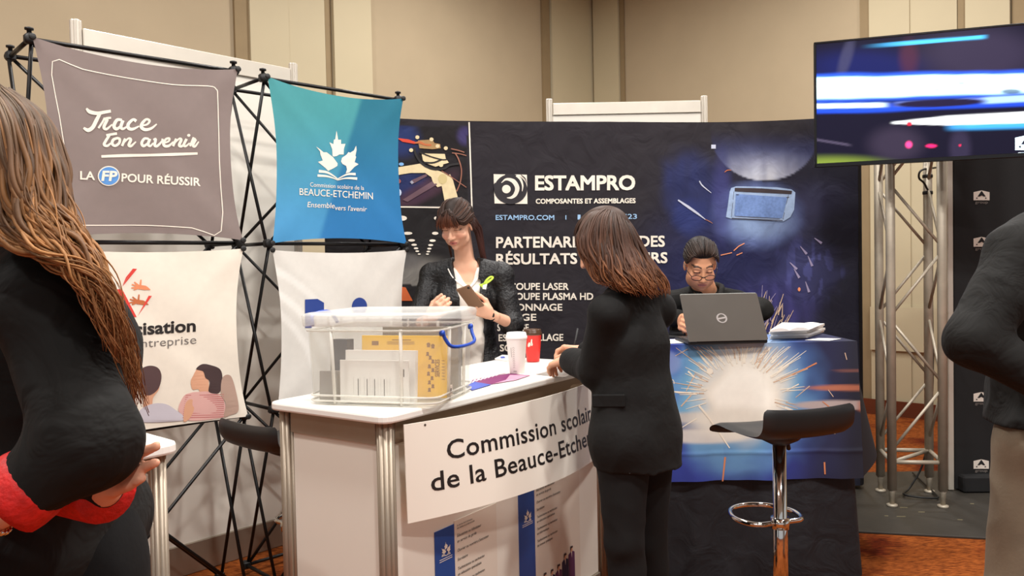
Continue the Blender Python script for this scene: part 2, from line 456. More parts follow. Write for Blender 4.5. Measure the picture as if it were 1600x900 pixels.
def pilaster(c0, d, n, parts, strips):
    for s0, s1, t in parts: trim(c0, d, n, s0, s1, 0, ROOMH, 0.002, t, m_pil)
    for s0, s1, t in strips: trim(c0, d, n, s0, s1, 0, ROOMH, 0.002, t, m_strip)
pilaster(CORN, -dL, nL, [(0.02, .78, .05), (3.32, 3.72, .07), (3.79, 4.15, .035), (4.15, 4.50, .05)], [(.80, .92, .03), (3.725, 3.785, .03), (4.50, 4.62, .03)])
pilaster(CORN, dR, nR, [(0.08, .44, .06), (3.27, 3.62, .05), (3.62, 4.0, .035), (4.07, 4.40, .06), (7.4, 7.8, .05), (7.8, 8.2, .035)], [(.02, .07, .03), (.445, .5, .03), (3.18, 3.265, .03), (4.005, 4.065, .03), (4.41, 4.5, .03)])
trim(CORN, dR, nR, .5, 3.18, .66, 1.02, .004, .035, m_pil); trim(CORN, dR, nR, 3.27, 8.9, .60, 1.0, .06, .075, m_pil)
m_base = mat('dark_wood_baseboard', (96, 44, 22), .5, var=.2, vscale=4)
b = MB(m_base); wallbox(b, CORN, dR, nR, 0, 9.0, 0, .14, .0755, .095); b.build('baseboard_right', kind='structure')
b = MB(m_base); wallbox(b, CORN, -dL, nL, 0, 13.0, 0, .14, .0755, .095); b.build('baseboard_left', kind='structure')
m_ceil = mat('ceiling_paint', (226, 214, 192), .9, var=.02)
b = MB(m_ceil); b.box((0, 3.5, ROOMH + .05), (24, 22, .1)); b.build('ceiling', kind='structure')

# carpet: orange-brown with a woven mottling
m_car = bpy.data.materials.new('carpet_orange'); m_car.use_nodes = True
nt = m_car.node_tree; N = nt.nodes; L = nt.links; bs = N['Principled BSDF']; bs.inputs['Roughness'].default_value = .95; bs.inputs['Specular IOR Level'].default_value = .15
tc = N.new('ShaderNodeTexCoord')
w1 = N.new('ShaderNodeTexNoise'); w1.inputs['Scale'].default_value = 95; w1.inputs['Detail'].default_value = 2
mp = N.new('ShaderNodeMapping'); mp.inputs['Scale'].default_value = (.35, 1.3, 1); L.new(tc.outputs['Object'], mp.inputs[0]); L.new(mp.outputs[0], w1.inputs['Vector'])
w2 = N.new('ShaderNodeTexNoise'); w2.inputs['Scale'].default_value = 2.6; w2.inputs['Detail'].default_value = 3; L.new(tc.outputs['Object'], w2.inputs['Vector'])
cr = N.new('ShaderNodeValToRGB'); e = cr.color_ramp.elements
e[0].position = .3; e[0].color = (*s2l((88, 38, 9)), 1); e[1].position = .72; e[1].color = (*s2l((164, 88, 36)), 1)
L.new(w1.outputs[0], cr.inputs[0])
c2 = N.new('ShaderNodeValToRGB'); e = c2.color_ramp.elements; e[0].position = .32; e[0].color = (*s2l((150, 60, 50)), 1); e[1].position = .45; e[1].color = (1, 1, 1, 1)
L.new(w2.outputs[0], c2.inputs[0])
mm = N.new('ShaderNodeMix'); mm.data_type = 'RGBA'; mm.blend_type = 'MULTIPLY'; mm.inputs[0].default_value = .8
L.new(cr.outputs[0], mm.inputs[6]); L.new(c2.outputs[0], mm.inputs[7]); L.new(mm.outputs[2], bs.inputs['Base Color'])
bp = N.new('ShaderNodeBump'); bp.inputs['Strength'].default_value = .5; bp.inputs['Distance'].default_value = .004; L.new(w1.outputs[0], bp.inputs['Height']); L.new(bp.outputs[0], bs.inputs['Normal'])
b = MB(m_car); b.box((0, 3.5, -.05), (24, 22, .1)); b.build('floor', kind='structure')

# ------------------------------------------------------------------ white exhibition wall (left) and the one behind the backdrop
def shell_wall(P, Q, z1, name, label, zb=.0, nrmv=None):
    d = nrm(Q - P); n = np.cross(d, V3(0, 0, 1)); n = n if n @ (CAM - P) > 0 else -n
    Lw = np.linalg.norm(Q - P); t = empty(name, (P + Q) / 2, label, 'exhibition wall')
    ax = (d, n, V3(0, 0, 1))
    for e in (P, Q):
        b = MB(m_alu_w)
        for a, r in ((0, .017), (90, .017)): pass
        b.box(e + V3(0, 0, (z1 + .03) / 2), (.026, .04, z1 + .03), ax, .004); b.box(e + V3(0, 0, (z1 + .03) / 2), (.046, .022, z1 + .03), ax, .004)
        b.box(e + n * .018 + V3(0, 0, (z1 + .03) / 2), (.012, .012, z1 + .028), ax, .002)
        b.build('post', t)
    b = MB(m_alu_w); b.box((P + Q) / 2 + V3(0, 0, z1 - .045), (Lw - .05, .03, .085), ax, .004); b.box((P + Q) / 2 + n * .016 + V3(0, 0, z1 - .082), (Lw - .05, .006, .006), ax); b.build('top_rail', t)
    b = MB(m_alu); b.box((P + Q) / 2 + V3(0, 0, zb + .075), (Lw - .05, .03, .15), ax, .004); b.build('bottom_rail', t)
    b = MB(m_pwhite); b.box((P + Q) / 2 + V3(0, 0, (zb + .15 + z1 - .087) / 2), (Lw - .05, .01, z1 - .087 - zb - .15), ax); b.build('panel', t)
    return t
ZP = 2.52
P1 = on_z(118, 42, ZP); P2 = on_z(458, 108, ZP); P1[2] = P2[2] = 0
shell_wall(P1, P2, ZP, 'exhibition_wall', 'white exhibition wall panel with pale aluminium frame behind the grey banner')
Pa = at(858, 160, 5.72); Pb = at(1100, 158, 5.72); zt = float((Pa[2] + Pb[2]) / 2); Pa[2] = Pb[2] = 0
shell_wall(Pa, Pb, zt, 'exhibition_wall', 'white exhibition wall panel peeking above the black backdrop')

# ------------------------------------------------------------------ pop-up towers with tension banners
ZS = [.05, .83, 1.57, 2.30]
HA0 = on_z(46, 61, 2.30); HA1 = on_z(365, 111, 2.30); HB0 = on_z(411, 122, 2.30); HB1 = on_z(622, 156, 2.30)
def tower(h0, h1, label):
    d = nrm((h1 - h0) * V3(1, 1, 0)); bk = np.cross(V3(0, 0, 1), d); bk = bk if bk[1] > 0 else -bk
    base = (h0 + h1) / 2 * V3(1, 1, 0)
    t = empty('popup_frame', base, label, 'display frame')
    node = {}
    for i, h in enumerate((h0, h1)):
        for j in (0, 1):
            for l, z in enumerate(ZS): node[i, j, l] = V3(h[0], h[1], z) + bk * (.30 * j)
    for (i, j, l), p in node.items():
        b = MB(m_hub); ax = (d, bk, V3(0, 0, 1)); b.box(p, (.036, .03, .036), ax, .006)
        b.lathe(p, [(.018, 0), (.020, .006), (.020, .016), (.012, .02)], 14, ax=(d, V3(0, 0, 1), -bk if j == 0 else bk))
        if l == 3: b.lathe(p + V3(0, 0, .016), [(.008, 0), (.008, .016), (.015, .017), (.015, .024), (.006, .027)], 12)
        b.build('hub', t)
    for l in range(3):
        for a, c in (((0, 0), (1, 0)), ((0, 1), (1, 1)), ((0, 0), (0, 1)), ((1, 0), (1, 1))):
            for u, w_ in ((l, l + 1), (l + 1, l)):
                off = .007 if u > w_ else -.007
                nn = bk if a[1] == c[1] else d
                b = MB(m_black); b.bar(node[a[0], a[1], u] + nn * off, node[c[0], c[1], w_] + nn * off, .0075, 8); b.build('strut', t)
    for l in (0, 1, 2, 3):
        for a, c in (((0, 0), (1, 0)), ((0, 0), (0, 1)), ((1, 0), (1, 1)), ((0, 1), (1, 1))):
            if l in (1, 2) and a[1] == 1 and c[1] == 1: continue
            b = MB(m_black); b.bar(node[a[0], a[1], l], node[c[0], c[1], l], .0085, 8); b.build('crossbar', t)
    return node, d, bk
nA, dA, bkA = tower(HA0, HA1, 'black pop-up frame of crossed struts holding the grey banner')
nB, dB, bkB = tower(HB0, HB1, 'black pop-up frame of crossed struts holding the teal banner')

def banner_surface(h0, h1, zlo, zhi, d, bk, sagx=.055, sagt=.05, sagb=.035):
    W = np.linalg.norm((h1 - h0)[:2]); H = zhi - zlo; O = V3(h0[0], h0[1], zlo) - bk * .036
    def pt(s, t, lift=0):
        u = W * (.5 + (s - .5) * (1 - 2 * sagx * 4 * t * (1 - t))); e = 4 * s * (1 - s)
        v = H * (t - sagt * e * sm(.3, 1, t) + sagb * e * sm(.7, 0, t))
        wv = .004 * np.sin(9 * s + 4 * t) * np.sin(7 * t + 2) + .006 * np.exp(-((s - t) * 9) ** 2) * (1 - 4 * s * (1 - s)) + .005 * np.exp(-((1 - s - t) * 9) ** 2)
        return O + d * u + V3(0, 0, v) - bk * (lift + wv)
    pl = Plane(O - bk * .004, d, V3(0, 0, 1))
    return pt, pl
m_gban = mat('grey_banner_fabric', (126, 112, 108), .85, var=.03, vscale=40, bump=.2, bscale=700, bdist=.001)
def banner(h0, h1, zlo, zhi, d, bk, colf, nu=60, nv=60, **kw):
    pt, pl = banner_surface(h0, h1, zlo, zhi, d, bk, **kw)
    P = np.array([[pt(s, t) for t in np.linspace(0, 1, nv)] for s in np.linspace(0, 1, nu)])
    b = MB(m_print); C = colf(proj(P.reshape(-1, 3))); b.grid(P, cols=C)
    W_ = np.linalg.norm((h1 - h0)[:2]); H_ = zhi - zlo
    def S(px, py, lift=.002):
        u, v = pl.uv(px, py); s, t = u / W_, v / H_
        wv = .004 * math.sin(9 * s + 4 * t) * math.sin(7 * t + 2) + .006 * math.exp(-((s - t) * 9) ** 2) * (1 - 4 * s * (1 - s)) + .005 * math.exp(-((1 - s - t) * 9) ** 2)
        return pl(px, py, wv - .004 + lift * .5 + .0006)
    return b, S, P
def grommets(b, P, bk, cols=((0, 0), (0, -1), (-1, 0), (-1, -1))):
    for i, j in cols:
        b.lathe(P[i, j] - bk * .002, [(.012, 0), (.012, .004), (.008, .006)], 12, m=m_hub, ax=(np.cross(V3(0, 0, 1), -bk), V3(0, 0, 1), -bk))

# grey banner
b, S, P = banner(HA0, HA1, ZS[2] + .01, ZS[3], dA, bkA, lambda q: np.tile(s2l((128, 114, 109)), (len(q), 1)))
b.m = m_ink_w
fr = [(122, 352), (108, 270), (93, 180), (82, 96), (130, 108), (200, 122), (270, 132), (325, 134), (338, 139), (341, 155), (343, 250), (345, 361), (300, 356), (230, 352), (160, 352), (122, 352)]
b.ribbon(S, fr, 1.5, sub=3)
Zc = lambda pts: [(120 + x / 5.624, 150 + y / 5.624) for x, y in pts]
for pts, wd in [([(85, 108), (115, 138), (180, 152), (245, 142), (298, 133)], (3, 6, 5.5, 5, 4.5)), ([(205, 150), (172, 215), (140, 275), (100, 300), (60, 280)], (5, 6, 6, 6, 3.5)),
    ([(190, 282), (222, 235), (245, 192)], 3.2), ([(240, 205), (268, 196), (300, 192)], (4.5, 4, 3)), ([(268, 205), (238, 272), (262, 290), (310, 250)], (5, 5, 4, 2)),
    ([(395, 212), (352, 212), (325, 262), (345, 290), (380, 268), (404, 215)], (4, 5, 5.5, 5, 3.5, 4)), ([(404, 215), (386, 268), (402, 290), (450, 262)], (5, 5, 4, 2)),
    ([(522, 222), (495, 207), (452, 245), (452, 282), (488, 292), (548, 265)], (5, 4, 5, 5.5, 4.5, 2)), ([(568, 262), (620, 248), (640, 218), (612, 204), (575, 240), (568, 275), (602, 296), (655, 284), (704, 246)], (2.5, 3, 4, 3.5, 5, 5.5, 5, 4, 2)),
    ([(292, 335), (252, 398), (240, 428), (268, 438), (306, 408)], (4, 4.5, 4.5, 4, 2)), ([(258, 345), (352, 330)], (3.5, 4)),
    ([(356, 370), (320, 385), (310, 420), (336, 438), (370, 415), (376, 380), (350, 369)], (4, 4.5, 4.5, 4, 4, 4, 4)), ([(396, 440), (424, 374)], 4), ([(410, 412), (452, 374), (472, 386), (455, 430), (475, 440), (518, 402)], (2.5, 3, 4.5, 4.5, 4, 2)),
    ([(630, 376), (592, 376), (568, 415), (585, 440), (622, 415), (642, 376)], (3.5, 4, 4.5, 4.5, 3, 3.5)), ([(642, 376), (625, 425), (645, 440), (672, 412)], (4.5, 4.5, 3.5, 2)),
    ([(672, 384), (694, 380), (684, 430), (705, 440), (748, 400), (757, 375)], (2.5, 4, 4.5, 4, 3, 3.5)), ([(765, 415), (810, 396), (815, 372), (786, 378), (764, 415), (776, 438), (812, 436), (852, 400)], (2.5, 3, 3.5, 3.5, 4.5, 4.5, 4, 2)),
    ([(848, 440), (877, 374)], 4), ([(862, 412), (904, 374), (920, 386), (903, 430), (925, 440), (952, 412)], (2.5, 3, 4.5, 4.5, 4, 2)), ([(968, 376), (944, 426), (960, 440), (995, 412)], (4.2, 4.2, 3.5, 2)),
    ([(998, 440), (1030, 362)], 3.5), ([(1018, 392), (1050, 376)], (3, 3.5)), ([(1048, 380), (1024, 430), (1042, 442), (1074, 400)], (4.2, 4.2, 3.5, 2)),
    ([(215, 532), (420, 524), (640, 520), (860, 512), (1065, 504)], (4, 4.8, 4, 4.8, 3.6))]:
    b.ribbon(S, Zc(pts), wd)
b.disc(S, Zc([(986, 345)])[0], 2.6, 2.2)
b.text(S, 'LA', (125.5, 280), (148.5, 281), 12.5, bold=.022); b.text(S, 'POUR RÉUSSIR', (189.5, 283.5), (314, 290.5), 12.3, bold=.022, up=(.03, -1))
b.disc(S, (169.8, 275), 17.2, 15.6, lift=.0025); b.disc(S, (169.8, 275), 15.4, 13.9, lift=.004, m=mat('ink_blue', (84, 142, 205), .7))
b.text(S, 'FP', (158, 282), (183, 282.5), 14.5, lift=.006, bold=.035, shear=.1, up=(.02, -1))
grommets(b, P, bkA)
b.build('fabric_banner', label='grey fabric banner with white script lettering on the left frame', cat='banner', group=None)

# teal banner: diagonal two-tone, green-teal at the top to blue at the foot
def tealc(q):
    x, y = q[:, 0], q[:, 1]; t = sm(150, 385, y)[:, None]
    base = s2l((60, 142, 146)) * (1 - t) + s2l((62, 140, 190)) * t
    dk = s2l((18, 106, 128)) * (1 - t) + s2l((30, 112, 172)) * t
    sd = sm(-5, 5, x - (566 - (y - 150) * .30))[:, None]
    lf = sm(560, 400, x)[:, None] * .12
    return base * (1 - sd) + dk * sd + lf * .06
b, S, P = banner(HB0, HB1, ZS[2] - .0, ZS[3], dB, bkB, tealc, sagx=.05)
b.m = m_ink_w
Zt = lambda pts: [(455 + x / 6.0, 195 + y / 6.0) for x, y in pts]
def leaf(b, S, T, lift=.002):
    for pts in ([(425, 55), (438, 125), (440, 140), (468, 140), (468, 180), (510, 178), (495, 225), (492, 278), (450, 278), (420, 295), (395, 298), (385, 290), (383, 230), (358, 165), (395, 182), (400, 140), (414, 135)],
                [(232, 203), (275, 235), (300, 258), (330, 258), (365, 285), (390, 305), (408, 330), (432, 362), (430, 385), (400, 405), (345, 432), (320, 405), (250, 348), (295, 335), (272, 275), (270, 250)],
                [(610, 195), (615, 235), (605, 290), (612, 300), (598, 350), (636, 368), (595, 395), (545, 445), (510, 455), (522, 420), (515, 385), (480, 368), (466, 345), (475, 310), (520, 280), (540, 255), (555, 262), (590, 240)]):
        b.poly(S, T(pts), lift)
    for pts, wd in ([(258, 435), (330, 445), (390, 475), (435, 508)], 26), ([(245, 476), (330, 482), (395, 500), (435, 518)], 22), ([(435, 508), (490, 478), (540, 462), (606, 462)], 24), ([(435, 518), (490, 504), (550, 500), (620, 505)], 24):
        T2 = T(pts); sc = np.linalg.norm(np.array(T([(100, 0)])[0]) - np.array(T([(0, 0)])[0])) / 100
        b.ribbon(S, T2, (wd * sc, wd * sc * .8, wd * sc * .5, wd * sc * .35) if pts[0][0] < 430 else (wd * sc * .35, wd * sc * .5, wd * sc * .8, wd * sc), lift, sub=4)
leaf(b, S, Zt)
b.text(S, 'Commission scolaire de la', (484.5, 291.5), (569, 297), 6.6, bold=-.004); b.text(S, 'BEAUCE-ETCHEMIN', (468.5, 304.5), (583, 311.5), 10.5, bold=.0)
b.text(S, 'Ensemble', (480.5, 323.5), (523, 325.5), 8.2, shear=.12); b.text(S, "vers l'avenir", (523.5, 328), (573.5, 330.5), 7.4, shear=.12)
grommets(b, P, bkB)
b.build('fabric_banner', label='teal fabric banner with white maple leaf and book emblem', cat='banner')

# white banner, lower left: logo of hands, heading, photo of two people chatting
def whc(q): return np.tile(s2l((232, 222, 206)), (len(q), 1))
b, S, P = banner(HA0, HA1, ZS[1], ZS[2] - .025, dA, bkA, whc, sagx=.05, sagt=.02, sagb=.01)
Zw = lambda pts: [(160 + x / 3.4636, 400 + y / 3.4636) for x, y in pts]
m_red = mat('ink_red', (214, 60, 50), .7); m_org = mat('ink_orange', (226, 140, 96), .7); m_org2 = mat('ink_brown', (190, 104, 58), .7)
for pts in ([(60, 180), (108, 180), (185, 330), (40, 332)], [(165, 68), (187, 70), (110, 165)], [(108, 165), (128, 115), (165, 68)], [(250, 215), (268, 216), (190, 326)]): b.poly(S, Zw(pts), m=m_red)
def hand_logo(c, sc, m, fl=1):
    for ang, ln in ((200, 45), (185, 55), (165, 55), (145, 48), (95, 40)):
        a = math.radians(ang); b.ribbon(S, Zw([(c[0] - 8, c[1]), (c[0] + sc * ln * math.cos(a), c[1] - sc * ln * math.sin(a))]), (3.4, 2), m=m)
    b.ribbon(S, Zw([(c[0] - 15, c[1]), (c[0] + 20, c[1] + 5), (c[0] + 48, c[1] + 15)]), (7, 7, .6), m=m)
hand_logo((212, 168), 1, m_org); hand_logo((202, 248), 1, m_org2)
b.text(S, 'Francisation', (152, 527), (306.5, 517.5), 18.5, bold=.028, m=m_ink_k, up=(0, -1)); b.text(S, 'en entreprise', (178, 546), (307.5, 537), 13, bold=-.006, m=m_ink_g)
m_sk = mat('ink_skin', (214, 160, 128), .7); m_hr = mat('ink_hair', (84, 60, 60), .7); m_hr2 = mat('ink_hair_dark', (64, 44, 44), .7); m_lav = mat('ink_lavender', (196, 190, 198), .7); m_pk = mat('ink_pink', (216, 168, 160), .7); m_st = mat('ink_stripe', (186, 96, 96), .7)
b.poly(S, loop(Zw([(205, 620), (250, 594), (300, 605), (320, 650), (305, 715), (262, 752), (225, 745), (200, 690)])), .003, m_hr)
b.poly(S, loop(Zw([(285, 710), (308, 700), (305, 725), (275, 770), (268, 830), (225, 830), (230, 750), (262, 752)])), .0022, m_sk)
b.poly(S, loop(Zw([(205, 835), (275, 800), (345, 802), (400, 835), (452, 880), (400, 896), (205, 898)])), .0026, m_lav)
b.poly(S, loop(Zw([(515, 610), (555, 600), (575, 680), (570, 745), (535, 755), (520, 722), (488, 722), (478, 680), (490, 650)])), .0022, m_sk)
b.poly(S, loop(Zw([(508, 612), (540, 586), (585, 590), (640, 615), (650, 680), (630, 740), (575, 735), (580, 680), (558, 660), (545, 625)])), .003, m_hr2)
b.poly(S, loop(Zw([(520, 735), (575, 735), (650, 770), (662, 860), (600, 882), (480, 892), (440, 865), (412, 830), (440, 760), (480, 740)])), .0026, m_pk)
for y in range(752, 884, 11): b.ribbon(S, Zw([(450 - (y - 752) * .12, y + 2), (550, y), (655, y - 4)]), .9, .0034, m_st)
b.poly(S, loop(Zw([(450, 800), (480, 775), (498, 800), (490, 850), (462, 890), (440, 890)])), .0042, m_sk)
b.poly(S, loop(Zw([(650, 660), (690, 645), (715, 700), (735, 830), (690, 860), (655, 868), (665, 800), (640, 745)])), .0036, mat('ink_tan', (176, 146, 130), .7))
grommets(b, P, bkA)
b.build('fabric_banner', label='white fabric banner with red logo and photo of two people talking', cat='banner')

# pale banner under the teal one: faint grey sweeps and blue heading
def grc(q):
    x, y = q[:, 0], q[:, 1]; r = np.hypot(x - 330, (y - 620) * 1.0); o = np.zeros(len(q))
    for c in (168, 192, 222): o = np.maximum(o, sm(8, 3, np.abs(r - c)) * sm(640, 440, x) )
    return s2l((216, 212, 204)) + (s2l((232, 229, 222)) - s2l((216, 212, 204))) * o[:, None]
b, S, P = banner(HB0, HB1, ZS[1], ZS[2] - .03, dB, bkB, grc, sagx=.05, sagt=.02)
m_blue = mat('ink_royal_blue', (34, 62, 138), .7)
b.poly(S, [(477, 468), (496, 467), (506, 473), (506, 486), (496, 492), (487, 493), (487, 512), (477, 512)], m=m_blue); b.disc(S, (562, 479), 12, 14, m=m_blue)
grommets(b, P, bkB)
b.build('fabric_banner', label='pale grey fabric banner with faint sweeps below the teal banner', cat='banner')

# ------------------------------------------------------------------ reception counter with a bowed sign board
ZC = 1.00; ZB = ZC - .028
Ac = on_z(602, 651, ZC)[:2]; Bc = on_z(421, 622, ZC)[:2]
cdv = nrm(np.array([.572, .82])); cout = np.array([cdv[1], -cdv[0]]); e1 = -cout; CL = 1.47; CWd = .56
def CP3(u, w_, z): return V3(*(Ac + cdv * u + cout * w_), z)
def c2(u, w_): return Ac + cdv * u + cout * w_
def bez(p0, p, p1, n=6): return [tuple((1 - t) ** 2 * np.asarray(p0) + 2 * t * (1 - t) * np.asarray(p) + t * t * np.asarray(p1)) for t in np.linspace(0, 1, n)]
def rounded(poly, rads, n=6):
    P = np.asarray(poly, float); o = []
    for i in range(len(P)):
        a = nrm(P[i - 1] - P[i]); c = nrm(P[(i + 1) % len(P)] - P[i]); o += bez(P[i] + a * rads[i], P[i], P[i] + c * rads[i], n)
    return np.array(o)
r_ = .05; top = []
for (u, w_), (a1, b1), (a2, b2) in (((0, 0), (0, -r_), (r_, 0)), ((CL, 0), (CL - r_, 0), (CL, -r_)), ((CL, -CWd), (CL, -CWd + .08), (CL - .08, -CWd)), ((0, -CWd), (r_, -CWd), (0, -CWd + r_))):
    top += bez(c2(a1, b1), c2(u, w_), c2(a2, b2))
ctr = empty('reception_counter', (*c2(CL / 2, -CWd / 2), 0), 'white reception counter with aluminium posts and bowed lettered sign', 'counter')
b = MB(m_top); b.prism(np.array(top), ZC - .028, ZC, edge=.007); b.build('countertop', ctr)
def post(p, d, parent, z1=ZB, m=m_alu, r=.021):
    b = MB(m); d = np.array([d[0], d[1], 0]); n = np.cross(V3(0, 0, 1), d)
    for i in range(8):
        a = i * math.pi / 4
        b.lathe(V3(p[0], p[1], 0) + (d * math.cos(a) + n * math.sin(a)) * r * .72, [(r * .36, 0), (r * .36, z1)], 10)
    b.lathe(V3(p[0], p[1], 0), [(r * .8, 0), (r * .8, z1)], 16, m=m_alu_d)
    return b.build('post', parent)
def d3(v): return V3(v[0], v[1], 0)
PI_ = .05
A2, F2, G2, B2 = c2(PI_, -PI_), c2(CL - PI_, -PI_), c2(CL - PI_, -CWd + PI_), c2(PI_, -CWd + PI_)
for p in (A2, B2, G2, F2): post(p, e1, ctr, r=.027)
def flat_panel(p, q, z0, z1, th, m, name, parent, gap=.03):
    d = nrm(q - p); n = np.array([d[1], -d[0]]); b = MB(m)
    b.box(d3((p + q) / 2) + V3(0, 0, (z0 + z1) / 2), (np.linalg.norm(q - p) - 2 * gap, th, z1 - z0), (d3(d), d3(n), V3(0, 0, 1)), .002); return b.build(name, parent)
m_bronze = mat('aluminium_bronze', (140, 120, 98), .5, .4, var=.06)
for p, q, m_r in ((A2, B2, m_alu), (F2, G2, m_alu), (A2, F2, m_bronze)):
    flat_panel(p, q, .06, ZB - .075, .008, m_pwhite, 'front_panel' if m_r is m_bronze else 'side_panel', ctr)
    flat_panel(p, q, ZB - .075, ZB, .03, m_r, 'rail', ctr); flat_panel(p, q, .0, .06, .03, m_alu, 'rail', ctr)
flat_panel(B2, G2, ZB - .075, ZB, .03, m_alu, 'rail', ctr); flat_panel(c2(PI_, -CWd / 2), c2(CL - PI_, -CWd / 2), .40, .42, .3, m_white, 'shelf', ctr)
ZS1, ZS0, SW0, SU0, SU1 = .962, .654, -.020, .075, CL - .03
def sgw(u, z): return SW0 + (.132 + (ZS1 - z) / (ZS1 - ZS0) * .040) * 4 * (u / CL) * (1 - u / CL)
def sgp(u, z, lift=0.0):
    e_ = .01; t_ = nrm(CP3(u + e_, sgw(u + e_, z), z) - CP3(u - e_, sgw(u - e_, z), z)); n_ = np.cross(t_, V3(0, 0, 1)); return CP3(u, sgw(u, z), z) + n_ * lift
def sg_uv(px, py):
    d = ray(px, py); u, z = .5, .8
    for _ in range(60):                                   # march to the bowed sheet
        p_ = c2(u, sgw(u, z)); n_ = cout; t = (p_ - CAM[:2]) @ n_ / (d[:2] @ n_); h = CAM + d * t; u = .5 * u + .5 * float((h[:2] - Ac) @ cdv); z = float(h[2])
    return u, z
b = MB(m_white); us_ = np.linspace(SU0, SU1, 60); zs_ = np.linspace(ZS0, ZS1, 8)
Gf = np.array([[sgp(u, z) for z in zs_] for u in us_]); Gk = np.array([[sgp(u, z, -.004) for z in zs_] for u in us_])
b.grid(Gf); b.grid(Gk, flip=True)
for i in (0, -1): b.grid(np.stack([Gf[i], Gk[i]], 0), smooth=False, flip=(i == 0)); b.grid(np.stack([Gf[:, i], Gk[:, i]], 1), smooth=False, flip=(i != 0))
b.m = m_ink_k
for body, part, x0, y0, x1, y1 in (('Commission scolaire', 'Commission scola', 699, 718, 915, 660), ('de la Beauce-Etchemin', 'de la Beauce-Etche', 674, 768, 917, 697)):
    u0, v0 = sg_uv(x0, y0); u1, v1 = sg_uv(x1, y1)
    g0 = text_geo(part, .012, 0, 1.04)[0]; g1 = text_geo(body, .012, 0, 1.04)[0]
    u2 = u0 + (u1 - u0) * (g1[:, 0].max() - g1[:, 0].min()) / (g0[:, 0].max() - g0[:, 0].min())
    b.text(lambda x, y, l: sgp(x, y, l), body, (u0, v0), (u2, v0 + (v1 - v0) * (u2 - u0) / (u1 - u0)), (sg_uv(715, 687)[1] - sg_uv(715, 716)[1]), .0008, bold=.012, up=(0, 1), space=1.04)
q_ = sg_uv(664, 664); b.poly(lambda x, y, l: sgp(x, y, l), [(q_[0] + .004 * math.cos(t), q_[1] + .004 * math.sin(t)) for t in np.linspace(0, 6.28, 12)[:-1]], .001, m_alu_d)
b.build('sign_board', ctr, label='white bowed sign board with black lettering')

# two printed sheets on the flat front below the sign
m_paper = mat('poster_paper', (226, 214, 198), .6, var=.02); m_pblue = mat('poster_blue', (42, 78, 148), .45, var=.05)
PW = -PI_ + .0055
PPL = Plane(CP3(0, PW, 0), d3(cdv), V3(0, 0, 1))
def poster(x0, xm, x1, ytop, lines, icon, label, people, zlow):
    u0, um, u1 = PPL.uv(x0, 850)[0], PPL.uv(xm, 850)[0], PPL.uv(x1, 840)[0]; zt = PPL.uv(x0, ytop)[1]
    SP = lambda u, v, lift=0.0: CP3(u, PW + .0012 + lift, v)
    b = MB(m_paper); ax = (d3(cdv), d3(cout), V3(0, 0, 1))
    zm = min(zt, .875)
    b.box(CP3((um + u1) / 2, PW, (zlow + zm) / 2 + .005), (u1 - um, .0016, zm - zlow + .01), ax); b.box(CP3((um + u0) / 2, PW, (zlow + zm) / 2), (um - u0, .0022, zm - zlow), ax, m=m_pblue)
    b.m = m_ink_w; w_ = um - u0; cu = (u0 + um) / 2 + w_ * .04; zi = PPL.uv(x0, icon)[1]
    leaf(b, SP, lambda pts: [(cu + (x - 435) / 1000 * w_ * 1.2, zi - (y - 300) / 1000 * w_ * 1.0) for x, y in pts], .0012)
    for j_ in (1, 2): b.ribbon(SP, [(u0 + w_ * .2, zi - .022 - .007 * j_), (um - w_ * .15, zi - .022 - .007 * j_)], .0022, .0012, sub=1)
    for txt, zz, ind, hh in lines:
        if zt - zz > zm - .012: continue
        g = text_geo(txt, .006)[0]; L_ = (g[:, 0].max() - g[:, 0].min()) / CAPH * hh * .95
        b.text(SP, txt, (um + .014 + ind, zt - zz), (um + .014 + ind + L_, zt - zz), hh, .0006, m=m_ink_k, up=(.12, 1), bold=.006)
    if people:
        nP = 6; zb_ = PPL.uv((xm + x1) / 2, 905)[1] + .02
        for i in range(nP):
            u = um - .02 + (u1 - um) * (.02 + .15 * i); z0 = zb_ - .05; h_ = .055 + .012 * math.sin(i * 1.7) + .012 * i
            mb = [mat('ink_navy', (40, 36, 70), .7), mat('ink_purple', (96, 52, 92), .7)][i % 2]
            b.poly(SP, [(u, max(z0 - .1, zlow + .002)), (u + .052, max(z0 - .1, zlow + .002)), (u + .05, z0 + h_ - .02), (u + .034, z0 + h_ - .012), (u + .018, z0 + h_ - .012), (u, z0 + h_ - .02)], .0008 + i * .0001, mb)
            b.poly(SP, [(u + .021, z0 + h_ - .013), (u + .028, z0 + h_ - .013), (u + .027, z0 + h_ - .04)], .0018, m_ink_w)
            b.poly(SP, [(u + .017, z0 + h_ - .013), (u + .033, z0 + h_ - .013), (u + .033, z0 + h_ + .007), (u + .017, z0 + h_ + .007)], .0016, m_sk)
            b.poly(SP, [(u + .014, z0 + h_ - .004), (u + .020, z0 + h_ - .004), (u + .022, z0 + h_ + .002), (u + .036, z0 + h_ + .002), (u + .034, z0 + h_ + .011), (u + .016, z0 + h_ + .011)], .002, m_hr2)
    b.build('poster', label=label, cat='poster')
LN = [('Éducatrice ou éducateur', 0, .010), ('en service de garde', 0, .010), ('Ouvrier ou ouvrière d’entretien', 0, .010), ('Secrétaire', 0, .010), ('Technicienne ou technicien', 0, .010), ('en éducation spécialisée', 0, .010), ('Technicienne ou technicien', 0, .010), ('en informatique', 0, .010), ('Technicienne ou technicien', 0, .010), ('de travaux pratiques', 0, .010)]
def layout(z0, st, lst):
    o = []; z = z0
    for t, i, h_ in lst:
        o.append((t, z, 0 if t[0].isupper() else .0, h_)); z += st * (.62 if t in ('Éducatrice ou éducateur', 'Technicienne ou technicien') else 1.0)
    return o
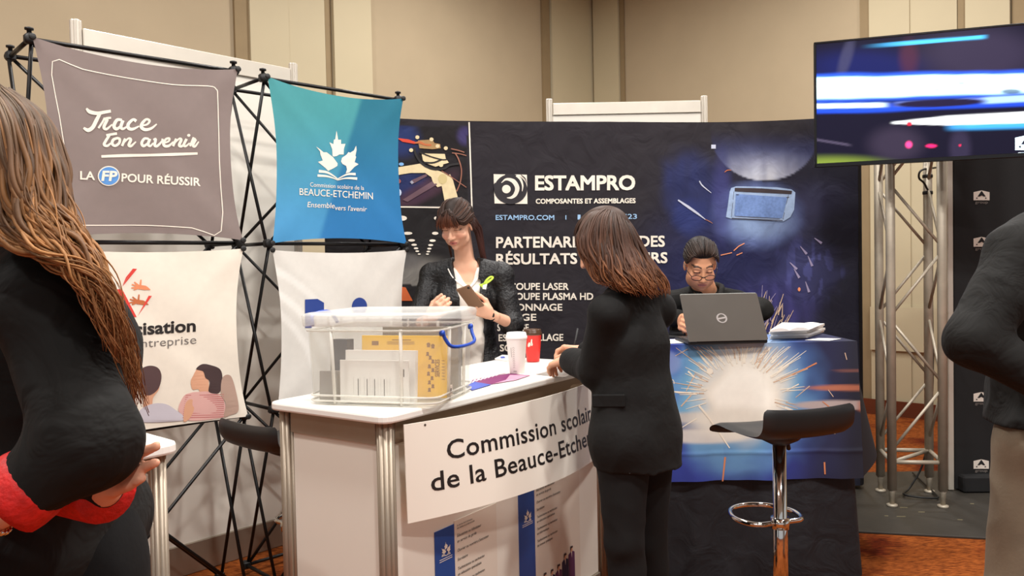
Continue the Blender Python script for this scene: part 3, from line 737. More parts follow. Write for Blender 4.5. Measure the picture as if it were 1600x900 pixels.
poster(679, 710, 776, 832, [("Le service de la formation", .012, 0, .006), ('des adultes et professionnelle', .022, 0, .006)] + layout(.05, .032, LN[:7]), 866, 'blue and cream printed sheet on counter front, lower left one under the sign', False, .10)
poster(811, 836, 906, 766, layout(.034, .030, LN), 812, 'blue and cream printed sheet with group photo, at right under the sign', True, .085)

# ------------------------------------------------------------------ storage box on the counter and what is in it
m_clear = plastic_clear('clear_plastic', (238, 236, 230), .13, .22); m_milk = plastic_clear('milky_plastic', (240, 239, 234), .40, .3); m_rib = plastic_clear('clear_plastic_rib', (240, 236, 226), .5, .25)
m_bhan = mat('blue_plastic', (32, 74, 176), .35)
f0 = on_z(484, 631, ZC + .002); f1 = on_z(681, 637, ZC + .002); r1 = on_z(733, 608, ZC + .002)
bx = nrm((f1 - f0) * V3(1, 1, 0)); by = np.cross(V3(0, 0, 1), bx); BW = np.linalg.norm(f1 - f0); BD = .37; BH = .30
AX = (bx, by, V3(0, 0, 1))
box = empty('storage_box', f0 + bx * BW / 2 + by * BD / 2, 'clear plastic storage box with lid and blue handle on the counter', 'storage box')
def BP(x, y, z): return f0 + bx * x + by * y + V3(0, 0, z)
def tp(x, y, z):                                       # walls lean outwards with height
    k_ = 1 + .05 * z / BH; return BP(BW / 2 + (x - .5) * BW * k_, BD / 2 + (y - .5) * BD * k_, z)
def rrect(z, grow=0.0, r=.035, n=5):
    k_ = 1 + .05 * z / BH; hw, hd = BW * k_ / 2 + grow, BD * k_ / 2 + grow; o = []
    for sx, sy, a0 in ((1, -1, -90), (1, 1, 0), (-1, 1, 90), (-1, -1, 180)):
        for a in np.linspace(a0, a0 + 90, n):
            o.append(BP(BW / 2 + sx * (hw - r) + r * math.cos(math.radians(a)), BD / 2 + sy * (hd - r) + r * math.sin(math.radians(a)), z))
    return np.array(o + [o[0]])
zb = np.linspace(0, BH - .05, 8)
b = MB(m_clear); G = np.array([rrect(z) for z in zb]); b.grid(G, flip=True); G2_ = np.array([rrect(z, -.003) for z in zb]); b.grid(G2_)
b.add(G[0][:-1], [tuple(range(20))[::-1]]); b.add(G2_[0][:-1] + V3(0, 0, .003), [tuple(range(20))]); b.build('tub', box)
b = MB(m_rib)
for x, y in ((.21, 0), (.74, 0), (1, .32), (1, .72), (0, .5), (.3, 1), (.7, 1)):
    b.bar(tp(x, y, .004), tp(x, y, BH - .05), .006, 8)
for z in (.03, .012, BH - .055):
    R_ = rrect(z, .003); b.tube(R_, .0035, 6, cap=False)
b.build('rib', box)
b = MB(m_milk)
lz = [(BH - .042, .008), (BH - .040, .012), (BH - .008, .014), (BH, .010), (BH + .004, -.004), (BH - .004, -.012), (BH - .006, -.03)]
Gl = np.array([rrect(z, g) for z, g in lz]); b.grid(Gl, flip=True); b.add(Gl[-1][:-1], [tuple(range(20))])
for x in np.linspace(.08, .92, 9): b.box(BP(BW * x, -.012, BH - .024), (.006, .006, .03), AX, .001)
b.build('lid', box, label='milky plastic lid')
hb = MB(m_bhan); hz = BH - .075
path = [tp(1, .10, hz + .012) + bx * .008, tp(1, .12, hz - .012) + bx * .016, tp(1, .16, hz - .034) + bx * .03, tp(1, .32, hz - .040) + bx * .045, tp(1, .60, hz - .040) + bx * .045, tp(1, .78, hz - .034) + bx * .03, tp(1, .82, hz - .012) + bx * .016, tp(1, .84, hz + .012) + bx * .008]
hb.tube(catmull(path, 5), .0062, 8); hb.lathe(tp(1, .10, hz + .01), [(.010, 0), (.010, .012), (.006, .015)], 12, ax=(by, V3(0, 0, 1), bx)); hb.lathe(tp(1, .84, hz + .01), [(.010, 0), (.010, .012), (.006, .015)], 12, ax=(by, V3(0, 0, 1), bx))
hb.build('handle', box, label='blue carrying handle on the right side')
hb = MB(m_bhan); path = [tp(0, .25, hz + .03) - bx * .02, tp(0, .3, hz + .065) - bx * .03, tp(0, .6, hz + .07) - bx * .03, tp(0, .7, hz + .03) - bx * .02]
hb.tube(catmull(path, 5), .0065, 8); hb.build('handle', box, label='blue carrying handle on the left side')
b = MB(m_paper); b.box(tp(1, .36, .035) + bx * .001, (.002, .032, .034), AX); b.m = m_ink_g; b.box(tp(1, .36, .035) + bx * .0022, (.001, .012, .014), AX); b.build('sticker', box)
# contents
m_yel = mat('yellow_card', (255, 204, 62), .6, var=.03); m_ink_y = mat('ink_ochre', (150, 104, 36), .7); m_sheet = mat('white_sheet', (240, 236, 230), .6, var=.015); m_dk = mat('dark_folder', (44, 44, 50), .5); m_gr = mat('grey_folder', (150, 144, 136), .6)
def leaflet(name, x0, x1, y, z1, th, m, label, cat, deco=None, lean=.02, z0=.005):
    b = MB(m); up = nrm(V3(0, 0, 1) + by * lean * 3); nn = np.cross(bx, up)
    c = BP((x0 + x1) / 2 * BW, y * BD, z0) + up * (z1 - z0) / 2
    b.box(c, ((x1 - x0) * BW, th, z1 - z0), (bx, nrm(np.cross(up, bx)), up), .0008)
    fn = -nrm(np.cross(up, bx))
    def SS(u, v, lift=0): return BP(x0 * BW, y * BD, z0) + bx * (u * (x1 - x0) * BW) + up * (v * (z1 - z0)) + fn * (th / 2 + lift)
    if deco: deco(b, SS)
    b.build(name, label=label, cat=cat)
def deco_white(b, S):
    b.m = m_ink_g
    for u in (.27, .40, .51, .65, .88): b.ribbon(S, [(u, .12), (u, .56 if u < .8 else .42)], .014, .0006, sub=1)
    for u in (.2, .3, .36, .44, .48, .56, .6, .69, .73): b.ribbon(S, [(u, .2), (u, .6)], .004, .0006, sub=1, m=mat('ink_faint', (200, 196, 192), .7))
    b.ribbon(S, [(.93, .8), (.93, .62)], .02, .0006, sub=1); b.disc(S, (.93, .14), .02, .014, lift=.0006)
def deco_wlow(b, S): b.m = m_ink_g
def deco_yel(b, S):
    b.m = m_ink_y
    b.poly(S, [(.12, .84), (.20, .84), (.20, .91), (.12, .91)], .0006)
    for v in (.86, .88, .9): b.ribbon(S, [(.3, v), (.62, v)], .006, .0006, sub=1)
    b.ribbon(S, [(.36, .93), (.58, .93)], .012, .0006, sub=1)
    b.text(S, 'SERVICES', (.905, .34), (.905, .62), .05, .0006, bold=.02, up=(-1, 0))
    for v in np.linspace(.3, .6, 7): b.ribbon(S, [(.93, v), (.965, v)], .007, .0006, sub=1)
    for i, (u, v) in enumerate([(.78, .86), (.83, .84), (.77, .72), (.80, .66), (.83, .6), (.79, .52), (.83, .46), (.78, .4), (.82, .33), (.79, .26), (.83, .2), (.79, .14)]):
        b.disc(S, (u, v), .022 if i < 2 else .016, .03 if i < 2 else .02, 12, lift=.0006); b.poly(S, [(u - .02, v - .045), (u + .02, v - .045), (u + .012, v - .015), (u - .012, v - .015)], .0005)
leaflet('brochure', .26, .97, .42, .215, .012, m_yel, 'yellow printed brochure standing behind white sheets inside the clear box', 'brochure', deco_yel)
leaflet('paper_stack', .235, .80, .15, .175, .022, m_sheet, 'taller stack of white sheets standing at the clear box front', 'paper stack', deco_wlow, lean=.03)
leaflet('paper_sheet', .22, .77, .08, .145, .006, m_sheet, 'lower printed white sheet in front of the taller stack inside the clear box', 'paper sheet', deco_white, lean=.01)
leaflet('folder', .05, .19, .34, .205, .05, m_dk, 'dark folder standing at the left end inside the clear box', 'folder')
leaflet('folder', .30, .95, .80, .235, .03, m_gr, 'grey folder standing at the back inside the clear box', 'folder')
leaflet('paper_stack', .04, .18, .13, .105, .03, m_gr, 'small grey pile of leaflets at left inside the clear box', 'leaflets')

# ------------------------------------------------------------------ things lying on the counter
ST = zplane(ZC)
def slip(name, quad, th, m, label, cat, deco=None, z=ZC, lift=0):
    P = [on_z(x, y, z + .001 + lift) for x, y in quad]
    b = MB(m); P = np.array(P); n = len(P); c = P.mean(0)
    if np.cross(P[1] - P[0], P[2] - P[1])[2] < 0: P = P[::-1]
    b.prism(P[:, :2], z + .001 + lift, z + .001 + lift + th)
    if deco: deco(b, Plane((0, 0, z + .001 + lift + th), (1, 0, 0), (0, 1, 0)))
    b.build(name, label=label, cat=cat)
m_purp = mat('flyer_purple', (128, 44, 104), .4, var=.1); m_fblue = mat('flyer_blue', (72, 96, 190), .4, var=.06); m_pink = mat('flyer_pink', (210, 150, 176), .4)
def flyer_deco(b, S):
    b.poly(S, [(728, 604), (738, 596), (768, 601), (738, 610)], .0006, m_fblue); b.poly(S, [(790, 594), (797, 586), (827, 587), (806, 594), (770, 600)], .0006, m_pink)
    r = random.Random(4)
    for i in range(9):
        x = 738 + i * 6.2; y = 598 - i * 1.7; b.ribbon(S, [(x, y), (x + 4, y - 3.5), (x + 7, y - 2)], (1.2, 2.2, 1), .0008, mat('ink_rose_white', (238, 214, 220), .6))
slip('flyer', [(732, 609), (738, 594), (795, 584), (828, 587)], .0015, m_purp, 'purple and blue flyer lying on the counter beside the box', 'flyer', flyer_deco)
slip('napkin', [(780, 588), (800, 578), (831, 580), (822, 587)], .0012, m_sheet, 'white napkin under the white coffee cup', 'napkin')
slip('paper_sheet', [(838, 585), (868, 577), (905, 579), (882, 590)], .001, m_gr, 'pale slip of paper under the writing hand on the counter', 'paper slip')
def cards_deco(b, S): b.poly(S, [(781, 557.5), (788, 557), (790, 559.5), (783, 560)], .0005, m_fblue)
slip('card_stack', [(773, 562), (785, 556), (798, 557), (795, 565)], .006, m_sheet, 'small stack of cards on the counter behind the white cup', 'cards', cards_deco)
slip('leaflet', [(733, 592), (742, 584), (772, 581), (768, 589)], .001, m_sheet, 'plain white leaflet on the counter between box and cup', 'leaflet')

def cup(px, py, H, r0, r1, mc, ml, name, label, deco=None):
    c = on_z(px, py, ZC + .0025); t = empty(name, c, label, 'coffee cup')
    b = MB(mc); b.lathe(c, [(r0 * .96, 0), (r0, .003), (r0 + (r1 - r0) * .5, H * .5), (r1, H * .985), (r1 * 1.02, H)], 40)
    if deco:
        vd = nrm((CAM - c) * V3(1, 1, 0)); sd = np.cross(V3(0, 0, 1), vd)
        def SC_(u, v, lift=0):                          # u = angle from the viewer, v = height
            r = r0 + (r1 - r0) * v / H + .0008 + lift; return c + (vd * math.cos(u) + sd * math.sin(u)) * r + V3(0, 0, v)
        deco(b, SC_)
    b.build('paper_cup', t)
    b = MB(ml); z = H; R = r1 * 1.07
    b.lathe(c, [(R * .97, z - .006), (R, z - .004), (R, z + .004), (R * .93, z + .008), (R * .9, z + .017), (R * .86, z + .020), (R * .8, z + .0205), (R * .76, z + .016), (R * .2, z + .015)], 40)
    b.box(c + V3(.0, -R * .6, z + .0185), (.012, .006, .003), None, .001); b.build('lid', t)
def ns(b, S):
    b.m = m_ink_w
    for pts, wd in ([(-.62, .072), (-.55, .086), (-.56, .070)], (.05, .07, .06)), ([(-.56, .074), (-.45, .090), (-.40, .086), (-.42, .074), (-.36, .078)], (.04, .06, .08, .07, .03)), ([(-.34, .078), (-.20, .094), (-.12, .106), (-.14, .094), (-.08, .082), (-.16, .078), (-.24, .082)], (.03, .04, .06, .08, .08, .06, .03)):
        P = catmull(np.array(pts) * (1, 1), 5)
        b.ribbon(lambda x, y, l: S(x / .035, y, l), [(p[0] * .035, p[1]) for p in P], tuple(np.array(wd) * .05 + .001), .0006, sub=1)
def wl(b, S):
    b.m = mat('ink_pale_grey', (176, 170, 162), .7)
    for i in range(10):
        z = .026 + i * .009; b.ribbon(lambda x, y, l: S(x / .035, y, l), [(-.016, z), (-.012, z + .005), (-.008, z)], .0016, .0005, sub=1)
    b.ribbon(lambda x, y, l: S(x / .035, y, l), [(-.021, .07), (-.022, .11)], .0022, .0005, sub=1); b.ribbon(lambda x, y, l: S(x / .035, y, l), [(-.016, .012), (-.002, .012)], .004, .0005, sub=1)
m_cupw = mat('paper_white', (236, 230, 222), .5, var=.01); m_cupr = mat('paper_red', (214, 44, 36), .45, var=.02); m_lidw = mat('lid_white', (246, 244, 240), .3, var=.01); m_lidb = mat('lid_brown', (72, 48, 30), .3)
cup(808, 583, .150, .031, .0425, m_cupw, m_lidw, 'coffee_cup', 'white paper coffee cup with white lid on the counter', wl)
cup(833, 564.5, .130, .030, .041, m_cupr, m_lidb, 'coffee_cup', 'red paper coffee cup with brown lid behind the white cup', ns)

# ------------------------------------------------------------------ black fabric backdrop, gently curved
def bdY(X): return 4.70 + .265 * (X + .6) - .103 * (X + .6) * (X - .4)
BX0, BX1, BZ1 = -1.05, 2.14, 2.325
def bdisp(X, Z): return .006 * vnoise(X * 9, Z * 9, 3) + .005 * vnoise(X * 22 + 3 * Z, Z * 20, 5) * 1.0
class Back:
    fine = 9.0
    def __call__(s, px, py, lift=0.0):
        d = ray(px, py); t = 5.0
        for _ in range(7): t = bdY((CAM + d * t)[0]) / d[1]
        p = CAM + d * t; p[1] += bdisp(p[0], p[2]) - lift * 1.25 - .0008; return p
SB = Back()
nx, nz = 360, 200
Xs = np.linspace(BX0, BX1, nx); Zs = np.linspace(.04, BZ1, nz); XX, ZZ = np.meshgrid(Xs, Zs, indexing='ij')
YY = bdY(XX) + bdisp(XX, ZZ)
P = np.stack([XX, YY, ZZ + .006 * np.sin(XX * 3) * (ZZ > 2)], -1)
def blob(x, y, cx, cy, rx, ry, soft=.6, ang=0.0):
    c, s_ = math.cos(ang), math.sin(ang); u = ((x - cx) * c + (y - cy) * s_) / rx; v = (-(x - cx) * s_ + (y - cy) * c) / ry
    return sm(1.0 + soft / 2, 1.0 - soft / 2, np.hypot(u, v))
def bdcol(q):
    x, y = q[:, 0], q[:, 1]; C = np.tile(s2l((37, 33, 38)), (len(q), 1))
    wob = 9 * vnoise(x / 11, y / 11, 9); st = vnoise(x / 4, y / 14, 11)
    def mixc(c, a):
        nonlocal C
        a = np.clip(a, 0, 1)[:, None]; C = C * (1 - a) + s2l(c) * a
    rt = sm(985, 1120, x + wob)
    mixc((28, 29, 50), rt * .7 * sm(200, 300, y)); mixc((29, 33, 78), blob(x, y, 1130, 440, 120, 110, 1.2) * .7); mixc((26, 26, 40), sm(1240, 1310, x) * .8)
    mixc((37, 44, 88), blob(x + wob, y + wob, 1082, 300, 44, 62, .7, -.25) * (.8 + .2 * st))        # glove in blue light
    mixc((40, 51, 106), blob(x + wob, y, 1078, 340, 26, 26, .9) * .7)
    # helmet: dark head-band, lit dome above, lit chin below with a glass window
    dome = blob(x, y, 1200, 226, 72, 58, .18) * sm(0, 1, (y > 200)) * blob(x, y, 1195, 130, 190, 150, .04)
    body = sm(1.015, .985, np.hypot((x - 1195) / 84, (y - 208) / 74)) * (y > 196)
    g = sm(230, 285, y) * np.exp(-((x - 1192) / 55) ** 2)
    mixc((40, 44, 82), body * sm(198, 250, y) * .9); mixc((120, 128, 170), body * sm(215, 275, y) * np.exp(-((x - 1195) / 60) ** 2) * (.75 + .25 * st)); mixc((212, 214, 214), body * g * .9 * (.7 + .3 * st))
    chin = blob(x + wob * .5, y, 1184, 335, 66, 50, .5); mixc((98, 114, 164), chin * (y > 283) * (.8 + .2 * st)); mixc((140, 164, 200), blob(x, y, 1190, 345, 46, 26, .9) * .75)
    mixc((60, 62, 118), blob(x, y, 1128, 310, 14, 60, 1.2) * .7)
    mixc((60, 60, 96), blob(x + wob, y, 1250, 330, 60, 30, 1.4, -.5) * .35); mixc((84, 88, 150), blob(x + wob * 2, y + wob, 1262, 425, 44, 44, 1.0) * (.35 + .5 * (st > .15)) * .6)
    mixc((70, 66, 130), blob(x, y, 1205, 490, 60, 50, 1.2) * (.4 + .4 * st))
    # shop floor photo (lower left picture)
    low = (x < 735) & (y > 324); mixc((30, 27, 28), low * 1.0)
    fl = low * sm(-14, 14, (y - 404) - np.abs(x - 662) * .15) * (y < 445); mixc((120, 116, 110), fl * sm(720, 660, x)); mixc((96, 92, 90), low * blob(x, y, 632, 408, 26, 12, .8) * .8)
    # robot photo background
    up = (x < 730) & (y < 322) & (y > 197); mixc((28, 24, 26), up * 1.0); mixc((34, 48, 96), up * blob(x, y, 628, 218, 26, 26, .9)); mixc((36, 48, 98), up * blob(x, y, 640, 290, 30, 22, .9) * .8); mixc((60, 52, 96), up * blob(x, y, 727, 212, 12, 14, .9)); mixc((74, 48, 62), up * blob(x, y, 660, 300, 60, 14, .8, -.5) * .8)
    return C
b = MB(mat('backdrop_fabric', None, .8, attr=True, var=.05, vscale=20, bump=.4, bscale=6, bdist=.035, distort=.9, spec=.3))
b.grid(P, cols=bdcol(proj(P.reshape(-1, 3))), flip=True)
zc = np.linspace(.04, BZ1, 40)                                                         # the cloth wraps round the right end of the frame
G = np.array([[V3(BX1 + .06 * math.sin(a), bdY(BX1) + .16 - .16 * math.cos(a), z) for z in zc] for a in np.linspace(0, math.pi, 10)])
b.col = s2l((26, 25, 30)); b.grid(G, flip=True)
G = np.array([[V3(X, bdY(X) + .0 + t * .3, BZ1 + .006 * math.sin(X * 3) + .006 * math.sin(t * 3.1)) for t in np.linspace(0, 1, 4)] for X in np.linspace(BX0, BX1, 60)]); b.grid(G, flip=True)
G = np.array([[V3(X, bdY(X) + .3, z) for z in (.04, BZ1)] for X in np.linspace(BX0, BX1, 40)]); b.grid(G)
b.col = (1, 1, 1)
T = b
T.ribbon(SB, [(733, 191), (735, 250), (737.5, 326)], 2.2, m=m_ink_w); T.ribbon(SB, [(560, 322), (640, 323.5), (737, 325)], 2.2, m=m_ink_w)
# robot arm picture
m_rb = mat('ink_robot', (224, 204, 160), .7, var=.08, vscale=30); m_rb2 = mat('ink_robot_shade', (168, 132, 84), .7, var=.15, vscale=30); m_rk = mat('ink_cable', (24, 20, 20), .7); m_rc = mat('ink_copper', (150, 96, 76), .7); m_rr = mat('ink_flame', (206, 64, 40), .7); m_mau = mat('ink_mauve', (104, 76, 86), .7)
Zr = lambda pts: [(600 + x / 6.207, 185 + y / 6.207) for x, y in pts]
T.poly(SB, Zr([(230, 810), (520, 640), (470, 610), (180, 790)]), .003, m_mau); T.poly(SB, Zr([(270, 600), (410, 540), (420, 560), (285, 635)]), .003, m_mau); T.ribbon(SB, Zr([(262, 610), (282, 632)]), 4, .0034, mat('ink_steel', (160, 160, 176), .7))
T.poly(SB, Zr([(100, 480), (260, 455), (350, 440), (420, 470), (560, 520), (640, 560), (620, 640), (520, 668), (475, 620), (460, 570), (400, 530), (260, 530), (105, 555)]), .003, m_rb)
T.poly(SB, Zr([(560, 650), (640, 540), (670, 600), (715, 760), (700, 780), (590, 810)]), .0034, m_rb); T.disc(SB, Zr([(570, 590)])[0], 7, 8, lift=.004, m=mat('ink_joint', (206, 186, 132), .7))
T.poly(SB, Zr([(365, 340), (590, 345), (600, 390), (630, 430), (500, 470), (420, 440), (380, 410)]), .003, m_rb); T.poly(SB, Zr([(330, 215), (470, 205), (490, 240), (545, 250), (550, 290), (470, 300), (345, 290)]), .003, m_rb2)
for x, y in ((325, 185), (462, 205), (520, 270), (600, 290), (265, 310), (555, 455)): T.disc(SB, Zr([(x, y)])[0], 3.2, 3.0, 12, .0044, m_rb)
T.poly(SB, Zr([(125, 190), (240, 205), (320, 235), (300, 250), (180, 228)]), .003, m_rr); T.ribbon(SB, Zr([(300, 240), (350, 235), (400, 255), (460, 260)]), (2, 4, 3, 3), .0044, m_org2)
T.ribbon(SB, Zr([(295, 280), (310, 350), (370, 440), (470, 490), (580, 490), (640, 455), (730, 440)]), 3.2, .005, m_rk); T.ribbon(SB, Zr([(350, 330), (450, 370), (560, 400), (610, 400)]), 2, .005, m_rk); T.ribbon(SB, Zr([(390, 430), (480, 430), (560, 400)]), 2.6, .005, m_rk)
T.ribbon(SB, Zr([(690, 335), (725, 400), (752, 500), (740, 620), (705, 710)]), 1.8, .005, m_rc); T.ribbon(SB, Zr([(560, 510), (640, 560), (720, 615), (800, 670)]), 1.2, .005, m_rc); T.ribbon(SB, Zr([(650, 295), (720, 310), (780, 330)]), 1.6, .005, m_rc); T.ribbon(SB, Zr([(660, 335), (740, 345), (800, 362)]), 1.4, .005, m_rc)
T.disc(SB, Zr([(170, 445)])[0], 4, 2.6, 12, .004, mat('ink_sky', (120, 170, 220), .7)); T.disc(SB, Zr([(135, 610)])[0], 5, 4, 12, .004, mat('ink_rust', (150, 82, 76), .7)); T.disc(SB, Zr([(140, 720)])[0], 5, 6, 12, .004, mat('ink_ice', (190, 204, 226), .7))
# shop floor lamps and floor
for x, y, a, c in ((628, 341, 8, 4), (637, 364.5, 7.4, 2.4), (680, 364.5, 5, 2.4), (643, 375.5, 5.4, 2), (676, 376, 5, 2), (647, 382.5, 4.4, 1.7), (673, 383, 4, 1.7), (650, 388, 3.6, 1.5), (671, 388.5, 3.4, 1.5), (652, 392.5, 3, 1.3), (669.5, 393, 3, 1.3), (655, 397, 2.4, 1.1), (668, 397, 2.4, 1.1), (683, 341, 5, 3)):
    T.disc(SB, (x, y), a, c, 12, .003, m_ink_w)
T.poly(SB, [(620, 447), (634, 449), (645, 470), (622, 470)], .003, mat('ink_orange_deep', (196, 92, 40), .7))
# logo and wording
T.m = m_ink_w
def mlogo(x, y): return (760 + x / 6.4, 260 + y / 6.4)
Zm = lambda pts: [mlogo(*p) for p in pts]
T.poly(SB, Zm([(72, 78), (405, 84), (410, 376), (82, 372)]), .003)
mk = mat('ink_backdrop_black', (37, 33, 38), .75)
T.disc(SB, mlogo(243, 228), 165 / 6.4, 150 / 6.4, 48, .0045, mk); T.poly(SB, Zm([(72, 180), (90, 160), (95, 300), (80, 260)]), .0044, mk); T.poly(SB, Zm([(190, 76), (235, 76), (240, 100), (180, 96)]), .0044, mk); T.poly(SB, Zm([(205, 374), (260, 377), (280, 355), (200, 350)]), .0044, mk)
T.ribbon(SB, Zm([(150, 165), (200, 130), (270, 150), (308, 215), (290, 280), (250, 312), (205, 315)]), (.8, 3.5, 6.5, 7, 6, 4, .8), .006)
T.disc(SB, mlogo(200, 228), 43 / 6.4, 42 / 6.4, 28, .006); T.ribbon(SB, Zm([(300, 92), (340, 130), (362, 190), (358, 250)]), (3.4, 3.6, 2.6, .8), .006); T.ribbon(SB, Zm([(345, 86), (385, 120), (403, 170)]), (1, 1.6, .6), .006, m=mk)
T.fat(SB, 'ESTAMPRO', (836.8, 296.8), (991.6, 296.3), 21.6, .85, lift=.003, space=.97); T.fat(SB, 'COMPOSANTES ET ASSEMBLAGES', (837.4, 318.2), (992.6, 317.2), 7.2, .3, lift=.003)
m_lb = mat('ink_light_blue', (150, 186, 220), .7)
T.fat(SB, 'ESTAMPRO.COM', (774.7, 343.6), (865.8, 343.8), 7.4, .2, lift=.003, m=m_lb); T.text(SB, 'I', (883.3, 343), (885, 343), 6.5, .003, m=m_lb); T.text(SB, '1', (902.5, 343), (907, 343), 7.4, .003, m=m_lb, bold=.012); T.text(SB, '3423', (965, 342), (995, 342), 7.4, .003, m=m_lb, bold=.012)
T.fat(SB, 'PARTENARIATS SOLIDES', (775.6, 387), (1038, 385), 16.2, .55, lift=.003); T.fat(SB, 'RÉSULTATS SUPÉRIEURS', (775.6, 413), (1042, 410.5), 15.8, .55, lift=.003)
for body, x0, x1, y in (('DÉCOUPE LASER', 778, 888.5, 453), ('DÉCOUPE PLASMA HD', 777, 927, 468.5), ('FAÇONNAGE', 776, 878.5, 485.5), ('PLIAGE', 777, 838, 501), ('SOUDAGE', 777, 826, 517), ('ES', 779, 792, 533), ('LLAGE', 841, 880, 532.5), ('SO', 781, 800, 549)):
    T.fat(SB, body, (x0 + .3, y - .3), (x1 - .3, y - .3), 10.2, .32, lift=.003)
# helmet window and streaks
m_ice = mat('ink_pale_blue', (150, 172, 204), .7, var=.12, vscale=40); m_ice2 = mat('ink_window_blue', (104, 132, 184), .7, var=.2, vscale=60); m_wk = mat('ink_dark_brown', (52, 40, 44), .7)
Zh = lambda pts: [(1050 + x / 4.287, 190 + y / 4.287) for x, y in pts]
T.poly(SB, Zh([(385, 470), (395, 445), (430, 434), (560, 436), (700, 440), (800, 455), (825, 475), (815, 590), (790, 640), (745, 668), (640, 660), (395, 650), (360, 640), (372, 560)]), .003, m_ice)
T.poly(SB, Zh([(425, 485), (770, 508), (735, 648), (415, 632)]), .0045, m_ice2); T.poly(SB, Zh([(418, 444), (600, 448), (802, 464), (798, 486), (600, 476), (418, 468)]), .005, m_wk)
T.ribbon(SB, Zh([(398, 647), (560, 655), (738, 662)]), .9, .005, m_wk, sub=1); T.ribbon(SB, Zh([(420, 634), (720, 652)]), .7, .005, m_wk, sub=1); T.ribbon(SB, Zh([(412, 470), (396, 640)]), .6, .005, m_wk, sub=1); T.ribbon(SB, Zh([(778, 490), (740, 655)]), .6, .005, m_wk, sub=1)
for x, y in ((436, 490), (772, 508)): T.ribbon(SB, Zh([(x - 9, y), (x + 9, y)]), 1, .0055, m_wk, sub=1)
m_sil = mat('ink_silver', (186, 190, 208), .7)
T.ribbon(SB, Zh([(40, 525), (110, 572), (170, 615), (222, 655)]), (2.2, 4, 3.2, 1), .003, m_sil); T.ribbon(SB, Zh([(222, 655), (250, 668), (272, 682)]), (1.2, 1.4, .6), .003, m_rc); T.ribbon(SB, Zh([(183, 398), (205, 430), (262, 478)]), (1.8, 2, .8), .003, m_sil)
T.poly(SB, Zh([(262, 155), (292, 155), (292, 182), (262, 182)]), .003, m_sil); T.ribbon(SB, Zh([(350, 340), (370, 326), (395, 326)]), (.8, 1.5, .8), .003, m_org2)
for pts in ([(412, 865), (445, 835), (485, 815)], [(325, 895), (400, 878)], [(430, 895), (470, 878)]): T.ribbon(SB, Zh(pts), 1.4, .003, m_org, sub=1)
r = random.Random(11); m_spk = mat('ink_spark', (206, 178, 150), .7); m_spk2 = mat('ink_spark_dim', (140, 130, 160), .7)
for i in range(34):
    x0 = r.uniform(1185, 1225); y0 = r.uniform(470, 525); a = math.radians(r.uniform(52, 88)); ln = r.uniform(14, 52) * (1 if x0 < 1210 else .7)
    T.ribbon(SB, [(x0, y0), (x0 + ln * math.cos(a), y0 - ln * math.sin(a))], (1.6, .7), .005, m_spk if i % 3 else m_spk2, sub=1)
for x, y, a in ((1250, 385, .6), (1262, 400, 1.0), (1272, 372, .3), (1240, 420, .8), (1258, 440, 1.1), (1234, 410, .5)):
    T.ribbon(SB, [(x, y), (x + 12 * math.cos(a), y + 14 * math.sin(a) + 4)], (1, 4, .8) if False else (1, 4), .003, m_spk2, sub=1)
T.disc(SB, (1248, 452), 2.2, 3.2, 10, .003, m_org)
b.build('fabric_backdrop', label='black fabric backdrop printed with white company lettering and welder picture', cat='backdrop')
# ------------------------------------------------------------------ high table with floor-length cloth and printed runner
ZT = 1.076; TF, TBk = 3.60, 4.16; TX0 = .52; TX1 = float(on_z(1346, 538, ZT)[0])
m_wood = mat('table_laminate', (150, 130, 110), .5); m_cloth = mat('black_tablecloth', (26, 26, 31), .8, var=.08, bump=.4, bscale=9, bdist=.03, distort=.8)
tb = empty('high_table', ((TX0 + TX1) / 2, (TF + TBk) / 2, 0), 'tall folding table hidden under the black cloth and printed runner', 'table')
b = MB(m_wood); b.box(((TX0 + TX1) / 2, (TF + TBk) / 2, ZT - .02), (TX1 - TX0 - .03, TBk - TF - .03, .03), None, .005); b.build('tabletop', tb)
for x in (TX0 + .1, TX1 - .1):
    for y in (TF + .08, TBk - .08):
        b = MB(m_black); b.bar((x, y, 0), (x, y, ZT - .035), .014, 10); b.build('leg', tb)
b = MB(m_cloth)
def rectpath(g, n=160, r=.03):
    pts = rounded([(TX0 - g, TF - g), (TX1 + g, TF - g), (TX1 + g, TBk + g), (TX0 - g, TBk + g)], [r] * 4, 6)
    pts = np.vstack([pts, pts[:1]]); L_ = np.concatenate([[0], np.cumsum(np.linalg.norm(np.diff(pts, axis=0), axis=1))]); u = np.linspace(0, L_[-1], n)
    return np.column_stack([np.interp(u, L_, pts[:, 0]), np.interp(u, L_, pts[:, 1])]), u
rows = []
for z in np.linspace(.012, ZT - .002, 26):
    k_ = (ZT - z) / ZT; p, u = rectpath(.002 + .02 * k_); c = p.mean(0); n_ = p - c; n_ /= np.linalg.norm(n_, axis=1)[:, None]
    wv = (.016 * np.sin(u * 19 + 1.2 * np.sin(u * 5)) + .01 * np.sin(u * 41)) * k_ ** 1.1
    q = p + n_ * (wv + .01 * k_)[:, None]; rows.append(np.column_stack([q, np.full(len(q), z)]))
b.grid(np.array(rows)); b.add(rows[-1][:-1], [tuple(range(159))])
b.build('tablecloth', label='black floor-length cloth covering the tall table', cat='tablecloth')

